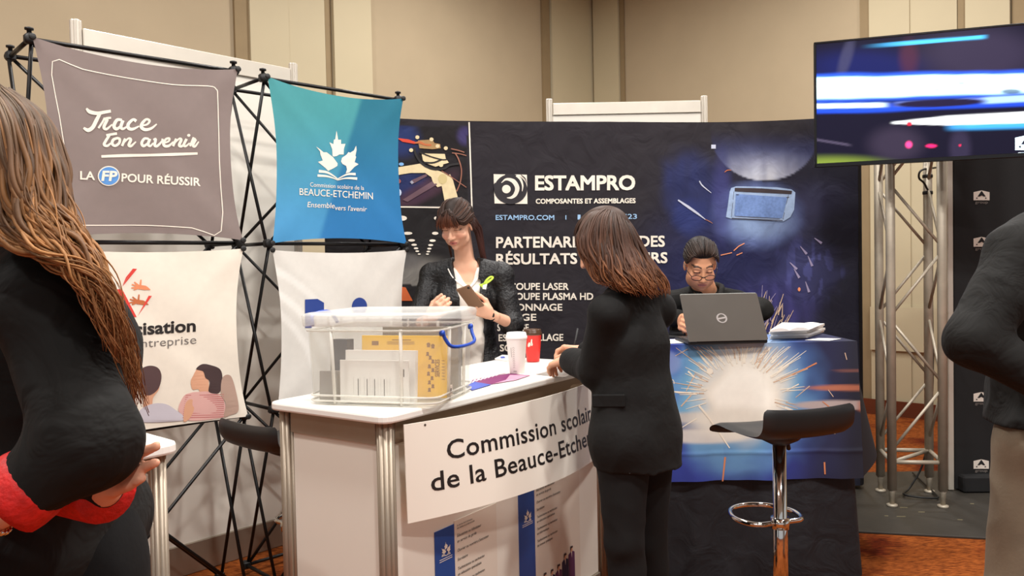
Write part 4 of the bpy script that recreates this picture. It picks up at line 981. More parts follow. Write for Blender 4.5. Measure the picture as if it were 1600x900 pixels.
# runner: top strip, printed front, and the corner fold that flares at the right end
ZR0 = .468
def spark(q):
    x, y = q[:, 0], q[:, 1]; n_ = len(q); C = np.tile(s2l((34, 44, 118)), (n_, 1)); wob = vnoise(x / 9, y / 9, 21); st = vnoise(x / 30, y / 5, 23)
    def mixc(c, a):
        nonlocal C
        a = np.clip(a, 0, 1)[:, None]; C = C * (1 - a) + s2l(c) * a
    mixc((28, 30, 58), sm(1205, 1290, x) * .9); mixc((26, 27, 40), sm(1290, 1345, x) * .9)
    mixc((44, 60, 150), blob(x, y, 1085, 720, 130, 60, 1.2) * .7 * (1 + .3 * wob)); mixc((40, 66, 170), blob(x, y, 1070, 575, 60, 60, 1.2) * .6)
    d = np.hypot((x - 1160) / 1.0, (y - 618) / .95); mixc((84, 128, 190), sm(150, 80, d + 14 * wob) * .85); mixc((120, 176, 204), sm(120, 66, d + 12 * wob - 16 * (x < 1130)) * .8)
    mixc((96, 140, 180), blob(x, y, 1150, 705, 60, 40, 1.1) * .7 * (1 + .4 * st))
    bl = (x < 1150) & (y > 646); mixc((196, 186, 176), blob(x, y, 1100, 653, 80, 9, .7) * .85); mixc((212, 204, 194), blob(x, y, 1100, 681, 70, 12, .5) * .9); mixc((120, 110, 130), blob(x, y, 1090, 666, 60, 6, .8) * .7)
    mixc((206, 204, 204), blob(x, y, 1170, 572, 56, 40, 1.2) * .75); mixc((230, 224, 210), sm(92, 46, d + 9 * wob)); mixc((246, 242, 230), sm(58, 36, d + 6 * wob))
    mixc((226, 220, 206), blob(x, y, 1145, 660, 62, 24, .8) * .9)
    mixc((176, 160, 156), blob(x, y, 1310, 633, 70, 7.5, .35) * .95); mixc((180, 108, 80), blob(x, y, 1325, 606, 62, 4.6, .6) * .9); mixc((120, 74, 66), blob(x, y, 1330, 579, 26, 2.5, .9) * .7); mixc((168, 96, 66), sm(1335, 1348, x) * blob(x, y, 1345, 635, 20, 8, .4) * .9)
    mixc((126, 142, 186), blob(x, y, 1042, 567, 22, 18, .5) * .7)
    return C
FX0, FX1 = TX0 - .012, TX1 + .026
us = np.linspace(0, 1, 230); zs_ = np.linspace(0, 1, 92)
def runner_front(u, t):
    z = ZT + .003 - t * (ZT + .003 - ZR0 - .03 * (1 - u) * 0); X = FX0 + u * (FX1 - FX0) + .02 * t * (u - .5)
    k_ = t; return np.stack([X, TF - .014 - .028 * k_ - .010 * k_ * np.sin(X * 17 + 1.0) - .004 * np.sin(X * 40) * k_ - .004 * np.exp(-((t - .80) / .012) ** 2), z + 0 * X], -1)
b = MB(m_print); UU, TT = np.meshgrid(us, zs_, indexing='ij'); P = runner_front(UU, TT)
b.grid(P, cols=spark(proj(P.reshape(-1, 3))), flip=False)
Yt = np.linspace(TF - .014, TF + .40, 14); Pt_ = np.array([[V3(x, y, ZT + .004) for y in Yt] for x in np.linspace(FX0, FX1, 200)]); b.grid(Pt_, cols=spark(proj(Pt_.reshape(-1, 3))))
# right end: folded corner hanging outwards
b.col = s2l((24, 24, 32)); G = []
for s_ in np.linspace(0, 1, 26):
    row = []
    for t in np.linspace(0, 1, 24):
        y = TF - .014 + s_ * (TBk - TF - .05); fl = math.sin(min(1, s_ * 1.8) * math.pi / 2)
        out_ = .175 * fl * t ** .85 * (1 - .35 * max(0, s_ - .5)) + .02 * math.sin(9 * s_) * t; dep = (.605 - .10 * fl * (1 - s_ * .3)) * (1 - .12 * (1 - fl) * 0)
        row.append(V3(FX1 + out_ + .02 * t * .5, y - .028 * t * (1 - s_) + .02 * t * fl, ZT + .003 - t * dep))
    G.append(row)
b.grid(np.array(G), flip=False)
class Run:
    def __call__(s, px, py, lift=0.0):
        d = ray(px, py); t = TF
        for _ in range(5):
            p = CAM + d * (t / d[1]); u = (p[0] - FX0) / (FX1 - FX0); tt = (ZT + .003 - p[2]) / (ZT + .003 - ZR0); t = float(runner_front(np.array(u), np.array(min(max(tt, 0), 1)))[1])
        p = CAM + d * (t / d[1]); p[1] -= lift * .3; return p
SR = Run(); r = random.Random(5)
m_sp1 = mat('ink_spark_white', (236, 226, 208), .7); m_sp2 = mat('ink_spark_gold', (206, 176, 150), .7); m_sp3 = mat('ink_spark_orange', (206, 128, 84), .7)
for i in range(110):
    a = math.radians(r.gauss(82, 38)) if i < 72 else math.radians(r.uniform(-30, 215)); r0 = r.uniform(52, 80); ln = r.uniform(12, 56)
    cx, cy = 1158, 618; x0, y0 = cx + r0 * math.cos(a), cy - r0 * .9 * math.sin(a); x1, y1 = cx + (r0 + ln) * math.cos(a), cy - (r0 + ln) * .95 * math.sin(a) + ln * .06
    y1 = max(y1, 541.5); y0 = max(y0, 543)
    if y0 - y1 < 1 and abs(x1 - x0) < 3: continue
    T_ = (m_sp1, m_sp1, m_sp1, m_sp2)[i % 4]
    b.ribbon(SR, [(x0, y0), ((x0 + x1) / 2 + r.uniform(-2, 2), (y0 + y1) / 2), (x1, y1)], (1.8, 1.3, .6), .004, T_, sub=3)
for pts, wd, m_ in ([(1238, 586), (1276, 567)], (1, 2.4), m_sp3), ([(1230, 588), (1262, 576)], (.8, 1.4), m_sp2), ([(1064, 635), (1080, 617)], (2, 2), m_sp2), ([(1072, 611), (1086, 585)], (1.4, 2), m_sp2), ([(1075, 580), (1088, 592)], (3, 1), m_sp1), ([(1129, 752), (1133, 714)], (2.2, 2.8), m_sp3), ([(1289, 741), (1288, 722)], (2.2, 2.6), m_sp3), ([(1320, 551), (1323, 562)], (1.4, 1.2), m_sp2), ([(1092, 634), (1110, 656), (1140, 700)], (3.2, 3, 1.5), m_sp1), ([(1285, 627), (1304, 642)], (1.2, 1.6), m_sp3), ([(1314, 637), (1324, 646)], (2, 2.4), m_sp3), ([(1294, 609), (1302, 620)], (1, 1), m_sp2), ([(1304, 678), (1307, 668)], (1.5, 1.5), m_sp2), ([(1243, 621), (1265, 603)], (.8, 1.6), m_sp2), ([(1222, 613), (1248, 600)], (1, 1.8), m_sp1), ([(1046, 611), (1078, 613)], (1, 1), m_sp1), ([(1041, 592), (1052, 594), (1053, 600)], (1.2, 1, .8), m_sp1), ([(1055, 556), (1075, 545)], (.8, 1.2), m_sp2):
    b.ribbon(SR, pts, wd, .0045, m_, sub=2)
b.disc(SR, (1109, 580), 5, 5, 14, .005, m_sp1)
b.build('table_runner', label='blue printed runner with white welding sparks over the tall table', cat='table runner')

# things on the table
ZTT = ZT + .005
m_lap = mat('laptop_grey', (128, 128, 122), .5, .0, var=.03); m_lapd = mat('laptop_black', (20, 20, 21), .5)
BL = on_z(1076, 533.5, ZTT + .018); BR = on_z(1200, 530.5, ZTT + .018); TL = at(1062, 460, BL[1] - .06); TR = at(1182, 457.5, BR[1] - .06)
lap = empty('laptop', (BL + BR) / 2 - V3(0, 0, .018), 'open grey laptop seen from behind on the tall table', 'laptop')
hx = nrm(BR - BL); hup = nrm((TL + TR) / 2 - (BL + BR) / 2); hn = nrm(np.cross(hx, hup)); hn = hn if hn @ (CAM - BL) > 0 else -hn
def quad_slab(b, A, B_, C, D, th, n, m=None):
    P = [A, B_, C, D, A - n * th, B_ - n * th, C - n * th, D - n * th]; b.add(P, [(0, 1, 2, 3), (7, 6, 5, 4), (0, 4, 5, 1), (1, 5, 6, 2), (2, 6, 7, 3), (3, 7, 4, 0)], m=m)
b = MB(m_lap)
def lidp(u, v): return (BL * (1 - u) + BR * u) * (1 - v) + (TL * (1 - u) + TR * u) * v
rc = rounded([(0, 0), (1, 0), (1, 1), (0, 1)], [.03, .03, .03, .03], 6); Pl = np.array([lidp(u, v) for u, v in rc]); n_ = len(Pl)
fs = [tuple(range(n_)), tuple(n_ + i for i in range(n_))[::-1]] + [(i, n_ + i, n_ + (i + 1) % n_, (i + 1) % n_) for i in range(n_)]
b.add(np.concatenate([Pl + hn * .004, Pl - hn * .003]), fs)
lid = b.build('screen_lid', lap)
b = MB(mat('screen_glass', (14, 14, 18), .15)); q = [lidp(u, v) - hn * .0036 for u, v in ((.03, .06), (.97, .06), (.97, .96), (.03, .96))]; quad_slab(b, q[3], q[2], q[1], q[0], .001, hn); b.build('display', lid)
b = MB(mat('emblem_white', (236, 236, 234), .4))
LS = lambda u, v, l=0.0: lidp(u, v) + hn * (.0042 + l)
asp = np.linalg.norm(BR - BL) / np.linalg.norm(TL - BL); cu_, cv_ = .475, .49; R_ = .058
th = np.linspace(0, 2 * math.pi, 37); b.ribbon(LS, [(cu_ + R_ * math.cos(t), cv_ + R_ * asp * math.sin(t)) for t in th], .022, .0006, sub=1)
b.ribbon(LS, [(cu_ - R_ * .8, cv_ - .012), (cu_ + R_ * .8, cv_ + .014)], .034, .0006, sub=1)
b.build('emblem', lid)
bn = nrm(np.cross(hx, V3(0, 0, 1))); bn = bn if bn[1] > 0 else -bn; W_ = np.linalg.norm(BR - BL)
b = MB(m_lapd); b.box((BL + BR) / 2 + bn * .128 - V3(0, 0, .0075), (W_, .25, .018), (hx, bn, np.cross(hx, bn)), .004); base = b.build('keyboard_base', lap)
b = MB(m_hub); b.box((BL + BR) / 2 + bn * .008 + V3(0, 0, .0), (W_ * .8, .014, .014), (hx, bn, np.cross(hx, bn)), .004); b.build('hinge', lap)
b = MB(mat('key_grey', (46, 46, 48), .6))
for i in range(5):
    for j in range(14): b.box((BL + BR) / 2 + bn * (.06 + i * .02) + hx * ((j - 6.5) * .0245) + V3(0, 0, .0022), (.021, .017, .002), (hx, bn, np.cross(hx, bn)))
b.build('keys', base)
# open book / stack of sheets right of the laptop
b = MB(m_sheet); P = [on_z(x, y, ZTT + .01) for x, y in ((1203, 527), (1262, 525), (1288, 516), (1222, 514))]
for k_ in range(4): b.prism(np.array(P)[:, :2] + np.array([.004 * math.sin(k_ * 2.1), .004 * math.cos(k_ * 3)]), ZTT + .001 + k_ * .011, ZTT + .0115 + k_ * .011)
b.build('paper_pad', label='thick white paper pad lying right of the laptop', cat='paper pad')
P = [on_z(x, y, ZTT + .05) for x, y in ((1205, 512), (1258, 518), (1280, 509), (1254, 501), (1222, 505))]
P = np.array(P); G = np.array([[P[0] * (1 - u) + P[2] * u + (P[3] - P[0] * .5 - P[2] * .5) * .0 + V3(0, 0, 0)] for u in (0, 1)])
b = MB(m_sheet)
bk0 = on_z(1203, 519, ZTT + .046); bk1 = on_z(1264, 516, ZTT + .046); bk2 = on_z(1284, 508, ZTT + .046); bk3 = on_z(1214, 510, ZTT + .046)
G = []
for u in np.linspace(0, 1, 17):
    a_, c_ = bk0 * (1 - u) + bk1 * u, bk3 * (1 - u) + bk2 * u; hgt = .012 * abs(math.sin(u * 2 * math.pi)) ** .7
    G.append([a_ + V3(0, 0, hgt + .004), c_ + V3(0, 0, hgt + .004)])
G = np.array(G); b.grid(G, flip=False); Gb = G.copy(); Gb[:, :, 2] = ZTT + .0465; b.grid(Gb, flip=True)
for j in (0, 1): b.grid(np.stack([G[:, j], Gb[:, j]], 1), smooth=False, flip=(j == 0))
for i in (0, -1): b.add([G[i, 0], G[i, 1], Gb[i, 1], Gb[i, 0]], [(0, 1, 2, 3)])
b.build('open_book', label='open white booklet resting on the paper pad', cat='booklet')
def tslip(name, quad, label, cat, m=m_sheet, th=.0012, lift=0): slip(name, quad, th, m, label, cat, z=ZTT, lift=lift)
tslip('paper_sheet', [(1258, 531.5), (1296, 532.5), (1314, 529.5), (1280, 528.5)], 'white slip of paper at the right front edge of the tall table', 'paper sheet')
tslip('paper_sheet', [(1100, 537.0), (1140, 535.5), (1136, 532.5), (1098, 534.0)], 'white printed slip in front of the laptop', 'paper sheet')
tslip('paper_sheet', [(1046, 537.0), (1074, 536.0), (1072, 529.5), (1046, 530.5)], 'white sheet at the left under the writing man', 'paper sheet')
tslip('notepad', [(1044, 528.5), (1078, 528.5), (1076, 518.5), (1046, 518.5)], 'dark notepad under the seated man’s hand', 'notepad', m_lapd, .006, lift=.0014)
tslip('paper_sheet', [(1150, 536.5), (1196, 535.5), (1190, 533.0), (1148, 534.0)], 'white printed slip at the laptop’s right front corner', 'paper sheet')

# ------------------------------------------------------------------ bar stools
m_seat = mat('black_leatherette', (30, 29, 29), .42, var=.08, vscale=20, bump=.08, bscale=300, bdist=.001)
def make_stool(label):
    t = empty('bar_stool', (0, 0, 0), label, 'bar stool', None)
    # seat: local x = along the low back lip, y = lip (-) to front (+)
    prof = [(-.175, .105), (-.178, .075), (-.172, .035), (-.150, .010), (-.11, .0), (-.04, -.004), (.04, -.004), (.10, .0), (.14, -.004), (.17, -.018), (.185, -.04)]
    prof = catmull(prof, 4); b = MB(m_seat); th = .020; W = .19
    T_ = np.gradient(prof, axis=0); T_ /= np.linalg.norm(T_, axis=1)[:, None]; Nn = np.stack([-T_[:, 1], T_[:, 0]], 1)
    xs = np.linspace(-1, 1, 15); up_, dn = [], []
    K = len(prof)
    for i, (p, n_) in enumerate(zip(prof, Nn)):
        e = min(i, K - 1 - i) / 4.0; rr = min(1, e); w_ = W * (.90 + .10 * math.sqrt(1 - (1 - rr) ** 2)); th_ = th * (.45 + .55 * math.sqrt(1 - (1 - min(1, e)) ** 2))
        a = []; c = []
        for x in xs:
            ed = math.sqrt(max(0, 1 - abs(x) ** 10)); crv = .010 * x * x
            a.append(V3(x * w_, p[0] + n_[0] * th_ * .5 * ed, p[1] + n_[1] * th_ * .5 * ed + crv)); c.append(V3(x * w_, p[0] - n_[0] * th_ * .5 * ed, p[1] - n_[1] * th_ * .5 * ed + crv))
        up_.append(a); dn.append(c)
    U_, D_ = np.array(up_) + V3(0, 0, .82), np.array(dn) + V3(0, 0, .82)
    b.grid(U_, flip=True); b.grid(D_)
    for i in (0, -1): b.grid(np.stack([U_[i], D_[i]], 0), flip=(i == 0))
    b.build('seat', t)
    b = MB(m_black); b.lathe((0, 0, .765), [(.03, 0), (.07, .02), (.09, .040), (.09, .046)], 24); b.build('seat_plate', t)
    b = MB(m_black); b.tube(catmull([(.02, .05, .785), (.08, .09, .775), (.12, .12, .745), (.135, .135, .72)], 5), .005, 8); b.bar((.122, .122, .742), (.142, .14, .705), .0085, 10); b.build('lever', t)
    b = MB(m_chrome); b.lathe((0, 0, .10), [(.027, 0), (.027, .37), (.0245, .374), (.0245, .67)], 32); b.build('column', t)
    b = MB(m_chrome); b.lathe((0, 0, .0), [(.205, 0), (.208, .006), (.20, .016), (.12, .03), (.05, .048), (.034, .07), (.032, .11)], 40); b.build('base', t)
    b = MB(m_chrome); pts = [(-.03, 0, .47), (-.10, .01, .47), (-.13, .10, .47), (-.085, .20, .47), (0, .235, .47), (.085, .20, .47), (.13, .10, .47), (.10, .01, .47), (.03, 0, .47)]
    b.tube(catmull(pts, 6), .0095, 10); b.lathe((0, 0, .45), [(.034, 0), (.034, .04)], 24); b.build('foot_ring', t)
    return t
stool = make_stool('black bar stool with chrome column in front of the sparks runner')
s2 = copy_tree(stool)
stool.location = (.985, 2.965, 0); stool.rotation_euler = (0, 0, math.radians(17))
s2.location = (-.90, 3.14, 0); s2.rotation_euler = (0, 0, math.radians(-38)); s2.scale = (1, 1, .94); s2['label'] = 'black bar stool between the pop-up frame and the counter'
stool['group'] = 'black bar stools'; s2['group'] = 'black bar stools'

# ------------------------------------------------------------------ lighting truss carrying the screen
FL = at(1394, 793, 4.60); FRt = at(1473.5, 797, 4.56); RL = at(1376, 768, 4.90); RR = at(1452, 768, 4.86)
MATZ = .012
tr = empty('aluminium_truss', (2.36, 4.73, MATZ), 'upright aluminium box truss carrying the television', 'truss')
ends = {'FL': FL, 'FR': FRt, 'RL': RL, 'RR': RR}
m_tr = mat('truss_aluminium', (178, 168, 150), .5, .35, var=.12, vscale=14)
for k_, p in ends.items():
    b = MB(m_tr); b.bar((p[0], p[1], .11), (p[0], p[1], 2.62), .0255, 18); b.lathe((p[0], p[1], MATZ), [(.014, .015), (.016, .08), (.022, .10)], 14); b.lathe((p[0], p[1], MATZ), [(.03, 0), (.03, .012), (.016, .016)], 16); b.build('leg', tr)
def tubeb(a, c, za, zc_, name='brace', r=.0085):
    b = MB(m_tr); b.bar((a[0], a[1], za), (c[0], c[1], zc_), r, 10); b.build(name, tr)
for a, c, s0 in ((FL, FRt, 0), (RL, RR, 0), (FL, RL, 1), (FRt, RR, 1)):
    for z in (.27, 2.5): tubeb(a, c, z, z, 'rung', .0125)
    z = .34; k_ = s0
    while z < 2.3:
        z2 = z + .36
        tubeb(a if k_ % 2 == 0 else c, c if k_ % 2 == 0 else a, z, z2); z = z2 + .03; k_ += 1
tubeb(FL, RR, .27, .27, 'rung', .011)
b = MB(m_tr); b.bar((RR[0], RR[1], 2.62), (RR[0], RR[1], 2.70), .02); b.bar((RL[0], RL[1], 2.62), (RL[0], RL[1], 2.70), .02); b.build('spigot', tr)
# black straps and cables
b = MB(m_hub)
for z in (1.93, 1.83): b.lathe((RR[0], RR[1], z), [(.027, 0), (.029, .004), (.029, .016), (.027, .02)], 16)
b.build('strap', tr)
b = MB(m_hub); b.tube(catmull([at(1462, 262, 4.96), at(1440, 266, 4.80), at(1436, 278, 4.79), at(1446, 290, 4.81), V3(RR[0] + .045, RR[1] + .045, 1.75), V3(RR[0] + .048, RR[1] + .045, 1.2), V3(RR[0] + .046, RR[1] + .046, .6), V3(RR[0] + .0, RR[1] + .06, .2), V3(RR[0] - .1, RR[1] + .03, .04), V3(RR[0] - .2, RR[1] - .1, .03), V3(RR[0] - .05, RR[1] - .17, .026), V3(RR[0] + .0, RR[1] - .05, .026), V3(RR[0] + .1, RR[1] + .4, .026)], 6), .006, 8)
b.build('power_cable', label='black cable looping down inside the aluminium truss', cat='cable')

# television
tvL = at(1272, 165, 4.45); tvd = nrm(V3(.957, -.29, 0)); tvn = V3(tvd[1], -tvd[0], 0); tilt = .035
tvup = nrm(V3(0, 0, 1) + tvn * tilt); TW = 1.235; zt_, zb_ = float(at(1272, 68, 4.45)[2]), float(at(1270, 262, 4.45)[2]); TH = zt_ - zb_
O = V3(tvL[0], tvL[1], zb_)
def tvp(u, v, l=0.0): return O + tvd * (u * TW) + tvup * (v * TH) + nrm(np.cross(tvd, tvup)) * l
tv_n = nrm(np.cross(tvd, tvup)); tv_n = tv_n if tv_n @ (CAM - O) > 0 else -tv_n
def tvq(u, v, l=0.0): return O + tvd * (u * TW) + tvup * (v * TH) + tv_n * l
tv = empty('television', tvq(.5, 0), 'large flat television showing blue streaks mounted on the truss', 'television')
b = MB(m_hub); b.box(tvq(.5, .5, -.022), (TW, TH, .03), (tvd, tvup, tv_n), .006); b.box(tvq(.5, .42, -.05), (TW * .7, TH * .6, .035), (tvd, tvup, tv_n), .01); cab = b.build('cabinet', tv)
m_bez = mat('bezel_gloss_black', (14, 13, 14), .2)
b = MB(m_bez)
for u, v, su, sv in ((.5, .992, 1, .016), (.5, .016, 1, .032), (.005, .5, .010, 1), (.995, .5, .010, 1)): b.box(tvq(u, v, -.002), (su * TW, sv * TH, .012), (tvd, tvup, tv_n), .002)
b.build('bezel', tv)
def tvc(q):
    x, y = q[:, 0], q[:, 1]; C = np.tile(s2l((18, 16, 32)), (len(q), 1)); wob = vnoise(x / 16, y / 10, 31); wob2 = vnoise(x / 7, y / 7, 37)
    def mixc(c, a):
        nonlocal C
        a = np.clip(a, 0, 1)[:, None]; C = C * (1 - a) + s2l(c) * a
    mixc((20, 26, 78), blob(x, y, 1350, 105, 90, 26, 1.2) * .8); mixc((48, 42, 62), blob(x, y, 1530, 85, 90, 40, 1.0) * .8); mixc((66, 34, 50), blob(x, y, 1420, 90, 14, 26, 1.2) * .7); mixc((60, 60, 84), blob(x, y, 1322, 90, 9, 34, 1, .3) * .6)
    y0 = 119 - (x - 1272) * .018; y1 = 155 - (x - 1272) * .03
    mixc((40, 80, 200), sm(-7, 0, y - y0 + 2 * wob) * sm(10, 0, y - y1)); mixc((190, 240, 252), sm(0, 4, y - y0 + 1.5 * wob) * sm(3, -3, y - y1 - wob)); mixc((236, 252, 255), sm(6, 12, y - y0 + 3 * wob) * sm(-3, -9, y - y1) * (.6 + .4 * (wob2 > -.1)))
    mixc((20, 40, 90), blob(x, y, 1580, 143, 16, 4, .8) * .8); mixc((80, 150, 190), blob(x, y, 1463, 140, 7, 2.2, .9) * .6); mixc((80, 150, 190), blob(x, y, 1502, 130, 6, 2.2, .9) * .6)
    yb = 165 - (x - 1272) * .02; mixc((30, 70, 190), blob(x, y, 1330, 168, 90, 8, .8)); mixc((30, 66, 190), sm(8, 3, np.abs(y - (172 - (x - 1272) * .035))) * .9); mixc((210, 238, 252), sm(5, 2, np.abs(y - (166 - (x - 1272) * .018))) * sm(1395, 1370, x))
    mixc((110, 130, 210), sm(5, 2, np.abs(y - (163 - (x - 1400) * .05))) * sm(1390, 1410, x)); mixc((150, 190, 240), sm(7, 3, np.abs(y - (157 - (x - 1540) * .05))) * sm(1525, 1550, x)); mixc((28, 22, 48), blob(x, y, 1468, 161, 72, 6, .4, -.04))
    yc = 190 - (x - 1392) * .042; hw = np.interp(x, [1390, 1480, 1700], [1, 7, 10]); mixc((60, 150, 220), sm(1470, 1500, x) * sm(hw + 14, hw + 6, y - yc) * (y > yc)); mixc((242, 250, 255), sm(hw + 1.5, hw - 1.5, np.abs(y - yc - 2)) * sm(1388, 1400, x))
    mixc((70, 170, 230), sm(4, 2, np.abs(y - (65.5 - (x - 1440) * .08))) * sm(1340, 1430, x) * sm(1548, 1530, x))
    mixc((110, 130, 50), blob(x, y, 1300, 262, 90, 16, 1.1) * .9); mixc((70, 64, 84), sm(3, 1, np.abs(y - (219 + (x - 1280) * .16))) * sm(1335, 1320, x) * .8); mixc((60, 52, 70), blob(x, y, 1400, 225, 40, 26, 1.0) * .5); mixc((54, 48, 72), blob(x, y, 1500, 232, 16, 30, .9) * .5)
    for cx, cy, rx, ry, c in ((1421, 193, 4, 3, (220, 40, 60)), (1420, 226, 5, 5, (250, 70, 140)), (1455, 228, 8, 2.5, (240, 40, 110)), (1500, 227, 2, 1.6, (200, 40, 80))): mixc(c, blob(x, y, cx, cy, rx, ry, .9))
    return C
b = MB(mat('screen_picture', None, .25, attr=True, var=.0, emit=1.0, spec=.15))
P = np.array([[tvq(u, v, .0008) for v in np.linspace(.03, .985, 110)] for u in np.linspace(.01, .99, 260)]); b.grid(P, cols=tvc(proj(P.reshape(-1, 3))), smooth=False, flip=False)
ST_ = Plane(tvq(0, 0, .0008), tvd, tvup)
def block_logo(b, S, x, y, w_, lw, lk, lift=.0012, body='group', mg=None):
    # white block with a shallow gable, dark peak inside and a small word under it
    h_ = w_ * .62; b.poly(S, [(x, y + h_ * .18), (x + w_ / 2, y), (x + w_, y + h_ * .18), (x + w_, y + h_), (x, y + h_)], lift, lw)
    b.poly(S, [(x + w_ * .5, y + h_ * .03), (x + w_ * .76, y + h_ * .62), (x + w_ * .62, y + h_ * .62), (x + w_ * .5, y + h_ * .5), (x + w_ * .38, y + h_ * .62), (x + w_ * .24, y + h_ * .62)], lift * 2, lk)
    for k_ in (.2, .76): b.disc(S, (x + w_ * k_, y + h_ * .78), w_ * .05, w_ * .04, 10, lift * 2, lk)
    b.text(S, body, (x + w_ * .1, y + h_ * 1.32), (x + w_ * .9, y + h_ * 1.32), w_ * .16, lift, mg or lw, bold=.01)
m_lite = mat('screen_logo_white', (210, 240, 255), .4, emit=1.0); m_lited = mat('screen_logo_dark', (20, 24, 50), .4)
block_logo(b, ST_, 1586, 211, 38, m_lite, m_lited, .001)
b.build('screen', tv)
b = MB(m_ink_g); b.text(Plane(tvq(0, 0, .006), tvd, tvup), 'LG', (1443.5, 258.5), (1448, 258.4), 3, .0, bold=.02); b.build('badge', tv)
b = MB(m_black)
c0 = (FL + FRt) / 2; 
for u in (.40, .62):
    p = tvq(u, .5, -.03); b.box(p - tv_n * .035, (.05, TH * .75, .02), (tvd, tvup, tv_n), .003)
b.box(V3(2.33, 4.51, 2.28), (.46, .03, .06), (tvd, tvup, tv_n), .004); b.box(V3(2.33, 4.545, 2.28), (.30, .10, .05), None, .004)
b.build('mount', tv)
for px in (1388, 1457): pass

# black fabric stand with repeated logos
m_stand = mat('black_stand_fabric', (20, 19, 20), .85, var=.08, bump=.2, bscale=30, bdist=.004)
L0 = at(1490, 766, 4.90); std = nrm(V3(1, -.03, 0)); stn = V3(std[1], -std[0], 0)
sb = empty('display_stand', L0 * V3(1, 1, 0) + std * .5, 'black fabric display stand with repeated small white logos', 'display stand')
b = MB(m_stand); b.box(V3(L0[0], L0[1], 0) + std * .52 + V3(0, 0, 1.16), (1.04, .03, 2.28), (std, V3(-std[1], std[0], 0), V3(0, 0, 1)), .004)
SSP = Plane(V3(L0[0], L0[1], 0) - V3(-std[1], std[0], 0) * .0165, std, V3(0, 0, 1)); m_lw = mat('ink_logo_white', (222, 212, 200), .7); m_lg = mat('ink_logo_grey', (120, 112, 106), .7); m_lk = mat('ink_logo_black', (20, 19, 20), .8)
for y in (297.5, 370, 442, 520, 612.5, 717.5):
    for x in (1521, 1610, 1700): block_logo(b, SSP, x, y, 25 if y < 400 else 24, m_lw, m_lk, .0012, mg=m_lg)
b.build('fabric_panel', sb)
b = MB(m_alu_w); b.box(V3(L0[0], L0[1], 1.17) - std * .022, (.034, .04, 2.31), (std, V3(-std[1], std[0], 0), V3(0, 0, 1)), .004); b.build('frame_post', sb)
b = MB(m_stand); b.box(V3(L0[0], L0[1], .064) + std * .52 - V3(-std[1], std[0], 0) * .02, (1.0, .12, .10), (std, V3(-std[1], std[0], 0), V3(0, 0, 1)), .01); b.build('base', sb)

# black rubber mat under the truss
mz = on_z(1368, 834.5, 0); mr_ = on_z(1548, 844, 0)
b = MB(mat('black_rubber_mat', (52, 48, 42), .55, var=.12, vscale=9, bump=.2, bscale=40, bdist=.003))
mp_ = np.array([on_z(1300, 831, 0)[:2], on_z(1700, 852, 0)[:2], (4.2, 5.35), (1.85, 5.35)]); b.prism(mp_, 0.0005, MATZ, edge=.003)
m_dust = mat('mat_scuffs', (104, 96, 72), .8)
for x, y, l in ((1376, 767, 8), (1408, 807, 7), (1412, 793, 6), (1440, 800, 5), (1519, 787, 3), (1500, 812, 4), (1385, 806, 3)): b.ribbon(zplane(MATZ), [(x - l, y), (x + l, y + .3)], 1.3, .0006, m_dust, sub=1)
b.build('rubber_mat', label='black rubber mat on the carpet under the truss', cat='mat')

# ------------------------------------------------------------------ second small counter, beside the foreground woman
ZQ = 1.0
q1 = on_z(284, 690, ZQ)[:2]; qd = nrm(np.array([-.66, -.75])); qe = np.array([-qd[1], qd[0]]); qe = qe if qe[0] < 0 else -qe
ct2 = empty('side_counter', (*(q1 + qd * .35 + qe * .25), 0), 'small white-topped counter with aluminium legs behind the dark-clad woman', 'counter')
b = MB(m_top); pl2 = rounded([q1, q1 + qe * .50, q1 + qe * .50 + qd * .62, q1 + qd * .62], [.05] * 4, 6)
ar = 0.5 * np.sum(pl2[:, 0] * np.roll(pl2[:, 1], -1) - np.roll(pl2[:, 0], -1) * pl2[:, 1]); pl2 = pl2 if ar > 0 else pl2[::-1]
b.prism(pl2, ZQ - .03, ZQ, edge=.007); b.build('countertop', ct2)
for a_, c_ in ((.05, .045), (.45, .045), (.05, .57), (.45, .57)): post(q1 + qe * a_ + qd * c_, qd, ct2, ZQ - .03, r=.022)
flat_panel(q1 + qe * .05 + qd * .045, q1 + qe * .45 + qd * .045, ZQ - .09, ZQ - .03, .02, m_alu, 'rail', ct2); flat_panel(q1 + qe * .45 + qd * .045, q1 + qe * .45 + qd * .57, .06, ZQ - .03, .008, m_pwhite, 'panel', ct2)
# ------------------------------------------------------------------ people
at0 = at
m_skin = mat('skin', None, .5, attr=True, var=.04, vscale=25, spec=.35)
m_hair = mat('hair', None, .55, attr=True, var=.15, vscale=60, stretch=(1, 1, .15), spec=.25)
m_blk = mat('black_wool', (16, 15, 14), .8, var=.12, vscale=14, bump=.25, bscale=10, bdist=.03, distort=.3, spec=.3)
m_blk2 = mat('black_knit', (20, 19, 17), .85, var=.12, vscale=14, bump=.35, bscale=12, bdist=.03, distort=1.0, spec=.3)
m_trs = mat('black_trousers', (17, 16, 16), .85, var=.08, spec=.3, bump=.2, bscale=200, bdist=.001)
m_shoe = mat('black_shoe', (18, 17, 17), .35)

